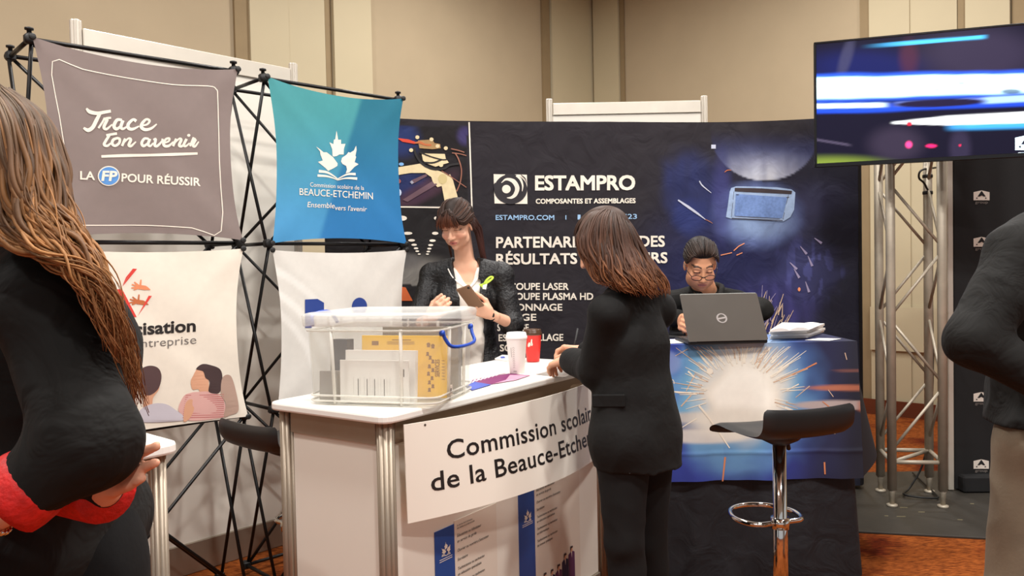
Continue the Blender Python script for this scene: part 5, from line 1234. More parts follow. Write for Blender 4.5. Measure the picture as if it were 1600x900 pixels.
def head_frame(c, f, up=(0, 0, 1)):
    f = nrm(f); r = nrm(np.cross(f, up)); u = np.cross(r, f)     # r = the subject's right
    return np.asarray(c, float), r, f, u
def head(F, H, s=1.0, male=False, k=.012):
    c, r, f, u = H; A = (r, f, u)
    def p(x, y, z): return c + s * (r * x + f * y + u * z)
    F.ell(p(0, -.018, .038), np.array([.074, .094, .082]) * s, A, .02)
    F.ell(p(0, .022, -.028), np.array([.060, .070, .082]) * s, A, .025)
    F.cap(p(-.034, .03, -.072), p(.034, .03, -.072), .026 * s, k=.03)
    F.cap(p(0, .03, -.08), p(0, .072, -.096), .026 * s, .016 * s, k=.02)
    F.cap(p(-.036, .074, .020), p(.036, .074, .020), .013 * s, k=.016)
    for e in (-1, 1):
        F.ell(p(e * .031, .092, .000), np.array([.019, .013, .012]) * s, A, .012, sub=True)
        F.ell(p(e * .031, .074, -.001), np.array([.016, .0125, .0125]) * s, A, .004)
        F.ell(p(e * .031, .083, .006), np.array([.017, .007, .004]) * s, A, .004)
        F.ell(p(e * .040, .062, -.034), np.array([.022, .020, .018]) * s, A, .025)
        F.ell(p(e * .074, -.006, -.012), np.array([.008, .018, .030]) * s, A, .006)
        F.ell(p(e * .0115, .096, -.040), np.array([.008, .010, .007]) * s, A, .006)
    F.cap(p(0, .086, .006), p(0, .106, -.036), .007 * s, .0105 * s, k=.010)
    F.ell(p(0, .080, -.066), np.array([.024, .012, .016]) * s, A, .012)
    F.ell(p(0, .089, -.0615), np.array([.021, .007, .0045]) * s, A, .004); F.ell(p(0, .0885, -.0725), np.array([.018, .007, .0055]) * s, A, .004)
def skin_col(H, base, lip, brow, s=1.0, brow_w=.006, beard=None):
    c, r, f, u = H; base = s2l(base)
    def fn(V):
        q = (V - c) / s; x, y, z = q @ r, q @ f, q @ u; C = np.tile(base, (len(V), 1))
        def mixc(col, a):
            nonlocal C
            a = np.clip(a, 0, 1)[:, None]; C = C * (1 - a) + s2l(col) * a
        front = y > .045
        ax = np.abs(x)
        mixc((226, 140, 116), front * np.exp(-((ax - .04) / .02) ** 2 - ((z + .034) / .02) ** 2) * .45)
        if beard is not None: mixc(beard, (y > .02) * sm(-.045, -.062, z) * sm(-.125, -.09, z) * .35)
        mixc(lip, front * sm(1.15, .85, np.hypot(x / .0225, (z + .067) / .0105)))
        mixc((60, 30, 26), front * (np.abs(z + .0668) < .0012) * (ax < .021))
        arch = .026 + .006 * np.sin(np.clip((ax - .012) / .04, 0, 1) * math.pi) 
        mixc(brow, front * (ax > .011) * (ax < .054) * sm(brow_w, brow_w * .5, np.abs(z - arch)))
        mixc((40, 26, 22), front * (ax > .014) * (ax < .049) * sm(.003, .0016, np.abs(z - (.0005 - ((ax - .031) / .02) ** 2 * .003))))
        mixc((60, 34, 28), front * (np.hypot(ax - .010, z + .046) < .0035))
        return C
    return fn
def hand(F, w, d, n, side, curl=(.5, .6, .4), thumb=.6, sc=1.0, spread=.04, k=.006, fing=None):
    # w wrist, d along the hand, n out of the palm, side +1/-1 puts the thumb
    d = nrm(d); n = nrm(np.asarray(n, float) - d * (np.asarray(n, float) @ d)); t = np.cross(d, n) * side; w = np.asarray(w, float)
    F.cap(w - d * .03, w + d * .02, .025 * sc, .024 * sc, .012, flat=(n, .75))
    Ls = (.070, .079, .073, .056); tips = []
    for i in range(4):
        o = t * (.030 - .0195 * i) * sc; b0 = w + d * (.088 - .004 * abs(i - 1.2)) * sc + o
        F.cap(w + d * .012 * sc + o * .55, b0, .0150 * sc, .0118 * sc, .010)
        a = 0; p = b0; dd = nrm(d + t * spread * (1.2 - i)); cs = curl if fing is None else fing[i]
        for j, fr in enumerate((.44, .31, .25)):
            a += cs[j]; v = dd * math.cos(a) + n * math.sin(a); q = p + v * Ls[i] * fr * sc
            F.cap(p, q, (.0098, .0090, .0080)[j] * sc, (.0090, .0080, .0068)[j] * sc, k if j else .006); p = q
        tips.append(p)
    p0 = w + d * .022 * sc + t * .022 * sc + n * .006; v = nrm(d * .75 + t * .75 * (1 - thumb * .3) + n * (.25 + .5 * thumb)); p1 = p0 + v * .042 * sc
    v2 = nrm(d * .95 + t * (.35 - .5 * thumb) + n * (.2 + .4 * thumb)); p2 = p1 + v2 * .032 * sc; p3 = p2 + nrm(v2 + d * .2) * .026 * sc
    F.cap(p0, p1, .0165 * sc, .0115 * sc, .012); F.cap(p1, p2, .0108 * sc, .0098 * sc, .005); F.cap(p2, p3, .0098 * sc, .0075 * sc, .005)
    return tips
def lateral(J): return nrm((J['shR'] - J['shL']) * V3(1, 1, 0))
def torso(F, J, g=0.0, k=.05, fl=1.35, chest=.098, waist=.086, hip=.105):
    lat = lateral(J); pel = (J['hipL'] + J['hipR']) / 2; che = J['che']; fw = np.cross(V3(0, 0, 1), lat)
    up = nrm(J['nb'] - pel)
    mid = pel * .55 + che * .45
    F.cap(J['hipL'] + V3(0, 0, .02), J['hipR'] + V3(0, 0, .02), hip + g, k=k); F.cap(pel + up * .04, mid, hip * .95 + g, waist + g, k, flat=(lat, fl))
    F.cap(mid, che, waist + g, chest + g, k, flat=(lat, fl)); F.cap(che, (che + J['nb']) / 2, chest + g, .075 + g, k, flat=(lat, 1.45))
    for s in ('L', 'R'):
        F.cap(J['nb'] - V3(0, 0, .01), J['sh' + s], .045 + g, .050 + g, .035)
def arm(F, J, s, g=0.0, upto=1.0, k=.02, r=(.047, .038, .036, .025), bag=0.0):
    F.cap(J['sh' + s], J['el' + s], r[0] + g, r[1] + g + bag, k)
    if upto > 0:
        e = J['el' + s] + (J['wr' + s] - J['el' + s]) * upto; F.cap(J['el' + s], e, r[2] + g + bag, r[2] + (r[3] - r[2]) * upto + g + bag * .4, k)
def leg(F, J, s, g=0.0, k=.03, r=(.080, .054, .052, .036), down=1.0):
    F.cap(J['hip' + s], J['kn' + s], r[0] + g, r[1] + g, k); a = J['kn' + s] + (J['an' + s] - J['kn' + s]) * down
    F.cap(J['kn' + s], a, r[2] + g, r[2] + (r[3] - r[2]) * down + g, k)
    m = J['kn' + s] * .72 + J['an' + s] * .28; fw = J['fw']; F.ell(m - fw * .012, (.048 + g, .050 + g, .10), (np.cross(V3(0, 0, 1), fw), fw, V3(0, 0, 1)), .03)
def shoes(J, parent, h=.006):
    for s in ('L', 'R'):
        a = J['an' + s]; f = J['fw']; F = Field(a - .3, a + .3, h); b0 = V3(a[0], a[1], .0)
        F.cap(b0 + V3(0, 0, .04) - f * .03, b0 + V3(0, 0, .05) + f * .06, .040, .036, .03); F.cap(b0 + V3(0, 0, .03) + f * .05, b0 + V3(0, 0, .024) + f * .16, .036, .030, .03, flat=(V3(0, 0, 1), .8)); F.cap(b0 + V3(0, 0, .03), b0 + V3(0, 0, .10), .042, .046, .02)
        F.cut((0, 0, .004), (0, 0, -1)); F.build('shoe', m_shoe, parent)
def bounds(J, pad=.22):
    P = np.array([v for k_, v in J.items() if k_ != 'fw' and k_ != 'H']); return P.min(0) - pad, P.max(0) + pad

# locks of hair: tapered strands swept along a sheet of guide curves
def hair_sheet(b, guides, n, rad=.006, thick=.012, cols=((60, 42, 30), (96, 62, 36), (150, 96, 46)), seed=0, wave=.006, fr=16, v0=(0, .12), v1=(.82, 1.0), segs=26, centre=None):
    r = np.random.default_rng(seed); G = np.array([catmull(g, 5) if len(g) > 2 else g for g in guides]); K, M = G.shape[:2]
    cl = np.array([s2l(c) for c in cols])
    for i in range(n):
        u = r.uniform(0, K - 1); a = r.uniform(*v0); c = r.uniform(*v1); k0 = min(int(u), K - 2); fr_ = u - k0
        base = G[k0] * (1 - fr_) + G[k0 + 1] * fr_
        t = np.linspace(a, c, segs); P = np.stack([np.interp(t * (M - 1), np.arange(M), base[:, j]) for j in range(3)], 1)
        cen = centre if centre is not None else G.mean((0, 1)); nn = P - cen; nn /= np.linalg.norm(nn, axis=1)[:, None]
        T_ = np.gradient(P, axis=0); T_ /= np.linalg.norm(T_, axis=1)[:, None] + 1e-9; sd = np.cross(T_, nn)
        ph = r.uniform(0, 6.28); am = wave * r.uniform(.3, 1.3) * sm(.1, .6, t)
        P = P + nn * (r.uniform(-1, .35) * thick) + sd * (np.sin(t * fr + ph) * am)[:, None] + nn * (np.sin(t * fr * .8 + ph * 1.7) * am * .6)[:, None] + r.normal(size=3) * .002
        q = np.linspace(0, 1, segs); rr = rad * r.uniform(.6, 1.3) * (sm(-.05, .12, q) * .8 + .2) * (1 - .82 * sm(.55, 1, q))
        tt = np.clip(t + r.normal() * .13, 0, 1) * (len(cl) - 1); k1 = np.minimum(tt.astype(int), len(cl) - 2); w_ = (tt - k1)[:, None]
        C = (cl[k1] * (1 - w_) + cl[k1 + 1] * w_) * r.uniform(.65, 1.4)
        b.tube(P, rr, 5, cap=True, cols=C)

# ================================================================== 1. woman in the black jacket behind the counter
def woman_behind():
    at = lambda x, y, D: at0(x, y, D + .09)
    fw = nrm(V3(-.25, -.97, 0)); J = dict(fw=fw)
    J['hd'] = at(714, 350, 3.90); H = head_frame(J['hd'], (-.30, -.83, -.40)); J['nb'] = at(727, 414, 4.00)
    J['shL'] = at(783, 430, 3.98); J['shR'] = at(676, 430, 4.07); J['che'] = at(730, 462, 4.02)
    J['elL'] = at(800, 506, 3.93); J['elR'] = at(652, 508, 3.96); J['wrL'] = at(766, 491, 3.75); J['wrR'] = at(672, 496, 3.78)
    c = at(728, 560, 4.06); J['hipL'] = c + V3(.09, -.02, -.11); J['hipR'] = c + V3(-.09, .02, -.11)
    for s, x in (('L', .09), ('R', -.09)):
        J['kn' + s] = V3(c[0] + x, c[1] - .03, .47); J['an' + s] = V3(c[0] + x, c[1] + .01, .09)
    lo, hi = bounds(J); F = Field(lo, hi, .0036)
    head(F, H, .98); F.cap(J['hd'] + H[3] * -.06 - H[2] * .03, J['nb'], .046, .050, .02); torso(F, J, -.014)
    for s in 'LR': arm(F, J, s, -.004); leg(F, J, s)
    hand(F, J['wrL'], at(737, 478, 3.70) - J['wrL'], V3(-.3, .75, .55), -1, (.75, .9, .6)); hand(F, J['wrR'], at(697, 474, 3.72) - J['wrR'], V3(.5, .7, .4), 1, (.6, .8, .5))
    w = F.build('person', m_skin, None, skin_col(H, (228, 176, 146), (206, 124, 114), (86, 58, 46), .98), label='woman in black patterned jacket and white top looking at her phone behind the counter', cat='person', origin=(c[0], c[1], 0))
    # white blouse with a V neck
    F = Field(lo, hi, .006); torso(F, J, .002); F.cut(at(727, 418, 4.0) + V3(0, 0, .0), (0, 0, 1)); F.cut((0, 0, J['hipL'][2] - .02), (0, 0, -1))
    lat = lateral(J); fu = fw
    vb = at(733, 450, 3.935)
    for sgn in (-1, 1):
        ax = nrm(lat * sgn * .5 + V3(0, 0, 1)); 
    F.cap(vb + V3(0, 0, .005), at(727, 405, 3.95), .006, .080, .006, sub=True); F.cap(vb + fw * .04, at(727, 400, 3.90), .006, .085, .006, sub=True)
    F.folds(.0035, 45, 3); F.build('blouse', mat('white_blouse', (240, 232, 220), .7, var=.02, bump=.1, bscale=40, bdist=.004), w)
    # trim strap of the blouse neckline
    b = MB(mat('blouse_strap', (246, 240, 230), .6)); 
    vt = [at(700, 420, 3.955), at(708, 434, 3.935), at(724, 447, 3.915), at(732, 450, 3.912), at(740, 444, 3.915), at(749, 430, 3.935), at(753, 420, 3.955)]
    b.tube(catmull(vt, 5), .0035, 6); b.build('neckline', w)
    # jacket, open at the front, three-quarter sleeves
    F = Field(lo, hi, .0055); torso(F, J, .016)
    for s in 'LR': arm(F, J, s, .014, .10, bag=.006)
    for s in 'LR': F.cap(J['hip' + s] + V3(0, 0, .06), J['hip' + s] - V3(0, 0, .05), .115, .122, .04)
    for s in 'LR': F.ell(J['che'] + fw * .085 + lat * (.065 if s == 'R' else -.065) - V3(0, 0, .02), (.06, .045, .06), None, .03)
    c0 = at(729, 480, 3.90); wax = nrm(lat + V3(0, 0, 0)); F.boxcut(at(736, 505, 3.92), (.052, .13, .22), (wax, fw, V3(0, 0, 1)), .008)
    F.cap(at(732, 455, 3.93), at(727, 405, 3.95), .052, .070, .01, sub=True); F.cap(J['nb'] + V3(0, 0, .01), J['nb'] + V3(0, 0, .12), .060, .075, .01, sub=True)
    F.cut((0, 0, J['hipL'][2] - .06), (0, 0, -1)); F.folds(.005, 32, 5)
    lace = bpy.data.materials.get('lace_black') or mat('lace_black', (15, 14, 15), .5, var=.7, vscale=60, bump=.8, bscale=70, bdist=.008, spec=.45)
    jk = F.build('jacket', lace, w)
    for sg, ks in ((1, [(752, 418), (757, 440), (760, 466), (752, 500)]), (-1, [(704, 420), (700, 442), (700, 466), (707, 490)])):
        b = MB(lace); b.tube(catmull([at(x, y, 3.868) for x, y in ks], 5), np.interp(np.linspace(0, 1, 16), [0, .3, .7, 1], [.010, .020, .018, .008]), 8, flat=((1, 0, 0), 1)); 
    F = Field(lo, hi, .007)
    for s in 'LR': leg(F, J, s, .012)
    torso(F, J, .008); F.cut((0, 0, J['hipL'][2] + .08), (0, 0, 1)); F.build('trousers', m_trs, w); shoes(J, w)
    # lime ribbon, watch
    b = MB(mat('lime_ribbon', (196, 226, 70), .5, sheen=.2)); RP = Plane(at(763, 442, 3.872), (1, .12, 0), (0, .15, 1))
    b.ribbon(RP, [(749, 446), (757, 444), (765, 439), (770, 434), (766, 433), (760, 438), (755, 446), (752, 449)], (3, 3.4, 3.4, 2.6, 2.6, 3.2, 3.2, 3), .012)
    b.build('awareness_ribbon', w, label='lime green looped ribbon pinned to the jacket'); 
    b = MB(mat('ribbon_white', (238, 236, 226), .6)); b.poly(RP, [(754, 446), (761, 444), (759, 453), (753.5, 452)], .016); b.build('ribbon_tail', w)
    wd = nrm(J['wrL'] - J['elL']); wp = J['wrL'] - wd * .02; a1 = nrm(np.cross(wd, V3(0, 0, 1)))
    b = MB(m_hub); b.lathe(wp, [(.027, -.009), (.0285, -.006), (.0285, .006), (.027, .009)], 24, ax=(a1, np.cross(wd, a1), wd)); b.box(wp + nrm(CAM - wp) * .028, (.024, .012, .024), (a1, nrm(CAM - wp), np.cross(a1, nrm(CAM - wp))), .004); b.build('wristwatch', w)
    # hair: swept back, thin fringe over the brow, tail behind her left shoulder
    b = MB(m_hair); c, r_, f, u = H; s = .98
    def hp(x, y, z): return c + s * (r_ * x + f * y + u * z)
    cap_ = Field(c - .16, c + .16, .005); cap_.ell(hp(0, -.022, .040), np.array([.081, .098, .087]), (r_, f, u), .01)
    cap_.boxcut(hp(0, .09, -.06), (.064, .075, .105), (r_, f, u), .02); cap_.boxcut(hp(0, 0, -.13), (.1, .13, .09), (r_, f, u), .02)
    Vt, Q = cap_.mesh(); b.add(Vt, Q.tolist(), True, np.tile(s2l((38, 26, 20)), (len(Vt), 1)))
    br = ((46, 30, 22), (54, 34, 24), (84, 50, 32))
    for sg in (-1, 1):
        G = [[hp(sg * .004, .070, .106), hp(sg * x1, .088, z1), hp(sg * x2, .02, z2), hp(sg * x3, -.07, z3), hp(sg * .03, -.10, -.03)] for x1, z1, x2, z2, x3, z3 in ((.02, .085, .035, .122, .02, .11), (.04, .075, .066, .095, .05, .085), (.06, .05, .082, .06, .065, .05), (.069, .03, .084, .02, .07, .0))]
        hair_sheet(b, G, 110, .0042, .005, br, 3 + sg, .002, 10, (0, .05), (.9, 1), 14, centre=hp(0, -.02, .03))
    G = [[hp(x0, .074, .098), hp(x1, .102, .064), hp(x2, .107, .034), hp(x3, .103, .012)] for x0, x1, x2, x3 in ((.03, .052, .060, .064), (.015, .028, .036, .040), (.0, .004, .008, .010), (-.015, -.022, -.026, -.026), (-.03, -.046, -.056, -.058))]
    hair_sheet(b, G, 95, .0030, .003, ((50, 32, 24), (84, 48, 32), (124, 68, 42)), 9, .002, 9, (0, .05), (.72, 1), 10, centre=hp(0, 0, .03))
    lt = -r_
    for k_, (x0, x1) in enumerate(((.07, 1), (-.05, 0))):
        pass
    G = [[hp(-.074, .01 + d_, .03), hp(-.084, -.01 + d_, -.03), hp(-.082, -.04 + d_, -.08), J['shL'] * .55 + J['nb'] * .45 + V3(.0, .02 - d_, .035), J['shL'] * .7 + J['nb'] * .3 + V3(.0, .06, -.03), J['shL'] * .75 + J['nb'] * .25 + V3(0, .10, -.12)] for d_ in (.0, -.02, -.04, -.06)]
    hair_sheet(b, G, 70, .006, .008, ((52, 32, 26), (62, 34, 28), (80, 44, 34)), 12, .004, 10, (0, .1), (.85, 1), 18, centre=J['nb'])
    G = [[hp(.068, .035 - d_, .05), hp(.078, .03 - d_, .0), hp(.078, .02 - d_, -.04), hp(.075, .005 - d_, -.085), J['shR'] * .35 + J['nb'] * .65 + V3(-.01, .0, .05)] for d_ in (0, .02, .04)]
    hair_sheet(b, G, 34, .0045, .006, ((58, 36, 28), (76, 46, 32), (96, 60, 40)), 14, .003, 8, (0, .1), (.8, 1), 14, centre=J['nb'])
    b.build('hair', w)
    # phone she holds
    ph = at(735, 465, 3.665); pu = nrm(V3(-.45, -.55, .70)); pr_ = nrm(np.cross(pu, V3(-.1, -.8, -.6))); pn = np.cross(pr_, pu)
    b = MB(mat('phone_bronze', (150, 118, 92), .4, .3, var=.03)); b.box(ph, (.072, .148, .008), (pr_, pu, pn), .0035); q = ph + nrm(pn if pn @ (CAM - ph) > 0 else -pn) * .0042
    b.m = m_hub; b.lathe(q + pu * .06 + pr_ * .024, [(.006, -.001), (.006, .0008)], 14, ax=(pr_, pu, pn)); b.build('phone', label='bronze mobile phone held by the woman behind the counter', cat='phone')
woman_behind()

# ================================================================== 2. woman in the black blazer writing at the counter
def woman_writing():
    fw = nrm(V3(-.75, .66, 0)); J = dict(fw=fw)
    J['hd'] = at(941, 380, 2.86); H = head_frame(J['hd'], (-.80, .38, -.48)); J['nb'] = at(985, 452, 2.88)
    J['shL'] = at(948, 490, 2.72); J['shR'] = at(1028, 484, 2.99); J['che'] = at(985, 535, 2.86)
    J['elL'] = at(930, 578, 2.82); J['elR'] = at(955, 575, 3.12); J['wrL'] = at(889, 562, 3.06); J['wrR'] = at(915, 548, 3.25)
    c = at(993, 690, 2.86); J['hipL'] = c + V3(-.055, -.065, 0); J['hipR'] = c + V3(.055, .065, 0)
    J['knL'] = at(975, 845, 2.78); J['knR'] = at(1012, 845, 2.95); J['anL'] = at(984, 1010, 2.82); J['anR'] = at(1020, 1000, 2.99)
    for s in 'LR': J['an' + s][2] = .09
    lo, hi = bounds(J, .25); F = Field(lo, hi, .0042)
    head(F, H, .97); F.cap(J['hd'] - H[3] * .06 - H[2] * .03, J['nb'], .046, .052, .02); torso(F, J, -.014)
    for s in 'LR': arm(F, J, s, -.004); leg(F, J, s)
    hand(F, J['wrL'], at(866, 566, 3.14) - J['wrL'], V3(.25, .2, -.95), -1, (.45, .6, .5)); hand(F, J['wrR'], at(893, 546, 3.28) - J['wrR'], V3(-.1, -.3, -.9), 1, (.6, .8, .5))
    w = F.build('person', m_skin, None, skin_col(H, (224, 170, 138), (190, 104, 98), (60, 38, 28), .97), label='woman with long brown hair in black blazer writing at the counter', cat='person', origin=(c[0], c[1], 0))
    F = Field(lo, hi, .0058); torso(F, J, .016, chest=.10, waist=.098, hip=.108)
    for s in 'LR': arm(F, J, s, .014, .88, bag=.006, r=(.052, .043, .042, .032))
    hem = float(at(990, 725, 2.85)[2])
    lat = lateral(J); F.cap(J['che'] - V3(0, 0, .1), c + V3(0, 0, .02), .105, .128, .05, flat=(lat, 1.25)); F.cap(c + V3(0, 0, .05), V3(c[0] + .012, c[1] - .01, hem - .05), .130, .150, .05, flat=(lat, 1.18))
    F.cut((.43, 0, hem), (-.05, 0, -1)); F.folds(.006, 24, 2, (1, 1, .5))
    F.cap(J['nb'] + V3(0, 0, .03), J['nb'] + V3(-.02, 0, .14), .055, .07, .01, sub=True)
    F.build('blazer', m_blk, w)
    # pocket flap and collar
    b = MB(m_blk); fl = at(944, 628, 2.70); b.box(fl + V3(.018, .02, 0), (.12, .012, .045), (nrm(V3(.65, -.35, 0.05)), nrm(V3(-.35, -.65, 0)), V3(0, 0, 1)), .004); b.build('pocket_flap', w)
    F = Field(lo, hi, .007)
    for s in 'LR': leg(F, J, s, .010, r=(.086, .060, .054, .042), down=.97)
    torso(F, J, .006); F.cut((0, 0, hem + .12), (0, 0, 1)); F.folds(.004, 26, 8); F.build('trousers', m_trs, w); shoes(J, w)
    b = MB(mat('gold_bracelet', (196, 150, 70), .25, .9)); wd = nrm(J['wrL'] - J['elL']); a1 = nrm(np.cross(wd, V3(0, 0, 1))); b.lathe(J['wrL'] + wd * .004, [(.027, -.004), (.0285, -.002), (.0285, .002), (.027, .004)], 24, ax=(a1, np.cross(wd, a1), wd)); b.build('bracelet', w)
    # long hair, dark at the crown and copper at the ends
    b = MB(m_hair); c_, r_, f, u = H
    def hp(x, y, z): return c_ + .97 * (r_ * x + f * y + u * z)
    cp = Field(c_ - .2, c_ + .2, .006); cp.ell(hp(0, -.022, .034), np.array([.085, .103, .092]), (r_, f, u), .01); cp.cap(hp(0, -.03, .0), hp(0, -.05, -.08), .070, .055, .03); cp.boxcut(hp(0, .12, -.05), (.06, .075, .11), (r_, f, u), .02)
    Vt, Q = cp.mesh(); b.add(Vt, Q.tolist(), True, np.tile(s2l((58, 38, 27)), (len(Vt), 1)))
    cols = ((60, 44, 34), (64, 44, 34), (76, 50, 37), (108, 70, 46), (144, 94, 60))
    D0 = 2.72
    G = [[at(945, 328, 2.84), at(918, 338, 2.78), at(903, 366, 2.74), at(908, 400, 2.73), at(925, 428, 2.72), at(940, 446, 2.72)],
         [at(950, 326, 2.82), at(930, 342, 2.75), at(922, 375, 2.72), at(930, 410, 2.70), at(945, 436, 2.69), at(962, 452, 2.68)],
         [at(956, 326, 2.83), at(950, 345, 2.74), at(950, 385, 2.71), at(960, 420, 2.68), at(975, 445, 2.67), at(995, 462, 2.68)],
         [at(962, 327, 2.85), at(970, 350, 2.76), at(980, 390, 2.73), at(993, 422, 2.70), at(1008, 445, 2.69), at(1020, 464, 2.71)],
         [at(966, 330, 2.88), at(984, 355, 2.81), at(1000, 392, 2.80), at(1016, 420, 2.79), at(1030, 442, 2.79), at(1038, 464, 2.80)],
         [at(968, 332, 2.92), at(988, 358, 2.90), at(1006, 392, 2.90), at(1026, 420, 2.91), at(1042, 440, 2.92), at(1046, 462, 2.92)]]
    hair_sheet(b, G, 520, .0042, .014, cols, 31, .009, 14, (0, .06), (.82, 1), 24, centre=J['hd'] + V3(.06, .1, -.05))
    G2 = [[at(945, 327, 2.86), at(915, 337, 2.84), at(899, 362, 2.84), at(900, 392, 2.86)], [at(943, 327, 2.90), at(912, 340, 2.92), at(900, 365, 2.94), at(904, 390, 2.95)]]
    hair_sheet(b, G2, 40, .004, .004, cols[:3], 33, .002, 8, (0, .06), (.7, 1), 14, centre=J['hd'])
    G3 = [[at(956, 330, 2.95), at(980, 345, 3.0), at(1000, 385, 3.02), at(1020, 420, 3.02), at(1034, 440, 3.0), at(1040, 458, 2.98)], G[-1]]
    hair_sheet(b, G3, 60, .0062, .010, cols, 35, .006, 11, (0, .06), (.82, 1), 20, centre=J['hd'])
    b.build('hair', w)
    pen0 = at(893, 552, 3.30); b = MB(m_hub); b.bar(pen0 + V3(0, 0, -.03), pen0 + V3(.03, .03, .10), .0042, 10); b.build('pen', label='black pen in the writing hand at the counter', cat='pen')
woman_writing()

# ================================================================== 3. man in glasses writing at the tall table
def man_seated():
    fw = nrm(V3(-.15, -.98, 0)); J = dict(fw=fw)
    J['hd'] = at(1094, 412, 4.04); H = head_frame(J['hd'], (-.03, -.82, -.50)); J['nb'] = at(1102, 456, 4.26)
    J['shL'] = at(1152, 474, 4.33); J['shR'] = at(1050, 474, 4.29); J['che'] = at(1102, 510, 4.36)
    J['elL'] = V3(1.33, 4.26, 1.19); J['elR'] = V3(.72, 4.24, 1.19); J['wrL'] = V3(1.12, 4.07, 1.18); J['wrR'] = at(1066, 517, 3.96)
    J['wrR'][2] = max(J['wrR'][2], ZTT + .085)
    cx = float(J['che'][0]); J['hipL'] = V3(cx + .10, 4.56, .90); J['hipR'] = V3(cx - .10, 4.56, .90)
    J['knL'] = V3(cx + .14, 4.33, .86) ; J['knR'] = V3(cx - .14, 4.33, .86); J['anL'] = V3(cx + .09, 4.42, .52); J['anR'] = V3(cx - .09, 4.42, .52)
    lo, hi = bounds(J, .22); F = Field(lo, hi, .0036)
    head(F, H, 1.0); c, r_, f, u = H
    def hp(x, y, z): return c + (r_ * x + f * y + u * z)
    F.ell(hp(0, .03, -.07), (.062, .055, .045), (r_, f, u), .03); F.cap(hp(0, -.03, -.06), J['nb'], .056, .062, .02); torso(F, J, -.012)
    for s in 'LR': arm(F, J, s, .002); leg(F, J, s)
    for s in 'LR': F.cap(J['an' + s] - V3(0, 0, .03), J['an' + s] + fw * .15 - V3(0, 0, .06), .038, .03, .03)
    hand(F, J['wrR'], V3(-.02, -.10, -.008), V3(.9, -.1, -.3), -1, (.7, .8, .5), sc=1.02); hand(F, J['wrL'], V3(-.08, -.07, -.005), V3(-.2, 0, -.95), 1, (.25, .3, .25))
    w = F.build('person', m_skin, None, skin_col(H, (222, 160, 122), (190, 116, 98), (70, 50, 42), 1.0, .005, (120, 84, 70)), label='man in black shirt and glasses writing behind the laptop', cat='person', origin=(cx, 4.5, 0))
    F = Field(lo, hi, .006); torso(F, J, .016, chest=.11, waist=.11)
    for s in 'LR': arm(F, J, s, .014, .9, bag=.002, r=(.054, .042, .038, .028))
    F.cut((0, 0, .80), (0, 0, -1)); F.folds(.006, 26, 6); F.cap(J['nb'] + V3(0, -.03, .03), J['nb'] + V3(0, -.08, .14), .055, .08, .01, sub=True); F.build('shirt', m_blk2, w)
    b = MB(m_blk2); n0 = J['nb']
    for sg in (-1, 1):
        P = [n0 + V3(sg * .062, .02, .035), n0 + V3(sg * .075, -.05, .025), n0 + V3(sg * .05, -.105, -.01), n0 + V3(sg * .02, -.125, -.05)]
        b.tube(catmull(P, 5), np.linspace(.018, .010, 16), 8)
    b.build('collar', w)
    F = Field(lo, hi, .008)
    for s in 'LR': leg(F, J, s, .014)
    torso(F, J, .006); F.cut((0, 0, .86), (0, 0, 1)); F.build('trousers', m_trs, w)
    # short dark hair
    b = MB(m_hair); cp = Field(c - .16, c + .16, .0045); cp.ell(hp(0, -.024, .044), (.081, .099, .088), (r_, f, u), .01); cp.boxcut(hp(0, .10, -.045), (.070, .085, .108), (r_, f, u), .015); cp.boxcut(hp(0, 0, -.12), (.12, .15, .085), (r_, f, u), .015); cp.boxcut(hp(0, .06, -.055), (.10, .065, .06), (r_, f, u), .01)
    Vt, Q = cp.mesh(); b.add(Vt, Q.tolist(), True, np.tile(s2l((28, 21, 18)), (len(Vt), 1)))
    for sg in (-1, 1):
        G = [[hp(sg * x0, .072, .085), hp(sg * x1, .05, z1), hp(sg * x2, -.02, z2), hp(sg * x2 * .9, -.08, z2 - .03)] for x0, x1, z1, x2, z2 in ((.0, .004, .118, .008, .132), (.02, .03, .112, .04, .122), (.04, .06, .092, .07, .10), (.058, .075, .06, .082, .06), (.066, .078, .035, .083, .03))]
        hair_sheet(b, G, 110, .0035, .004, ((52, 36, 28), (38, 27, 22), (28, 21, 18)), 41 + sg, .002, 8, (0, .05), (.85, 1), 10, centre=hp(0, -.02, .03))
    b.build('hair', w)
    # glasses, low on the nose
    b = MB(mat('spectacle_frame', (30, 18, 16), .3)); S0 = hp(0, .108, -.016)
    for sg in (-1, 1):
        ring = [hp(sg * .033 + .026 * math.cos(t), .106 - abs(.033 + sg * .026 * math.cos(t)) * .12, -.020 + .015 * math.sin(t) * (1 if math.sin(t) < 0 else .9)) for t in np.linspace(0, 2 * math.pi, 25)]
        b.tube(ring, .0020, 6, cap=False); b.tube([hp(sg * .058, .099, -.014), hp(sg * .074, .06, -.005), hp(sg * .081, .0, .004)], .002, 6)
    b.tube([hp(-.008, .106, -.015), hp(0, .109, -.013), hp(.008, .106, -.015)], .002, 6); b.build('eyeglasses', w)
    hpnt = J['wrR'] + V3(-.01, -.09, -.02); b = MB(m_hub); b.bar(V3(hpnt[0] + .0, hpnt[1] - .01, ZTT + .012), hpnt + V3(.01, .02, .11), .0042, 10); b.m = mat('pen_silver', (210, 208, 204), .3, .8); b.lathe(hpnt + V3(.01, .02, .10), [(.005, 0), (.005, .012)], 10); b.build('pen', label='black pen in the hand of the seated man', cat='pen')
    # the tall seat under him
    t = copy_tree(stool); t.location = (cx, 4.52, 0); t.rotation_euler = (0, 0, math.radians(180)); t['label'] = 'black bar stool under the seated man behind the tall table'
man_seated()

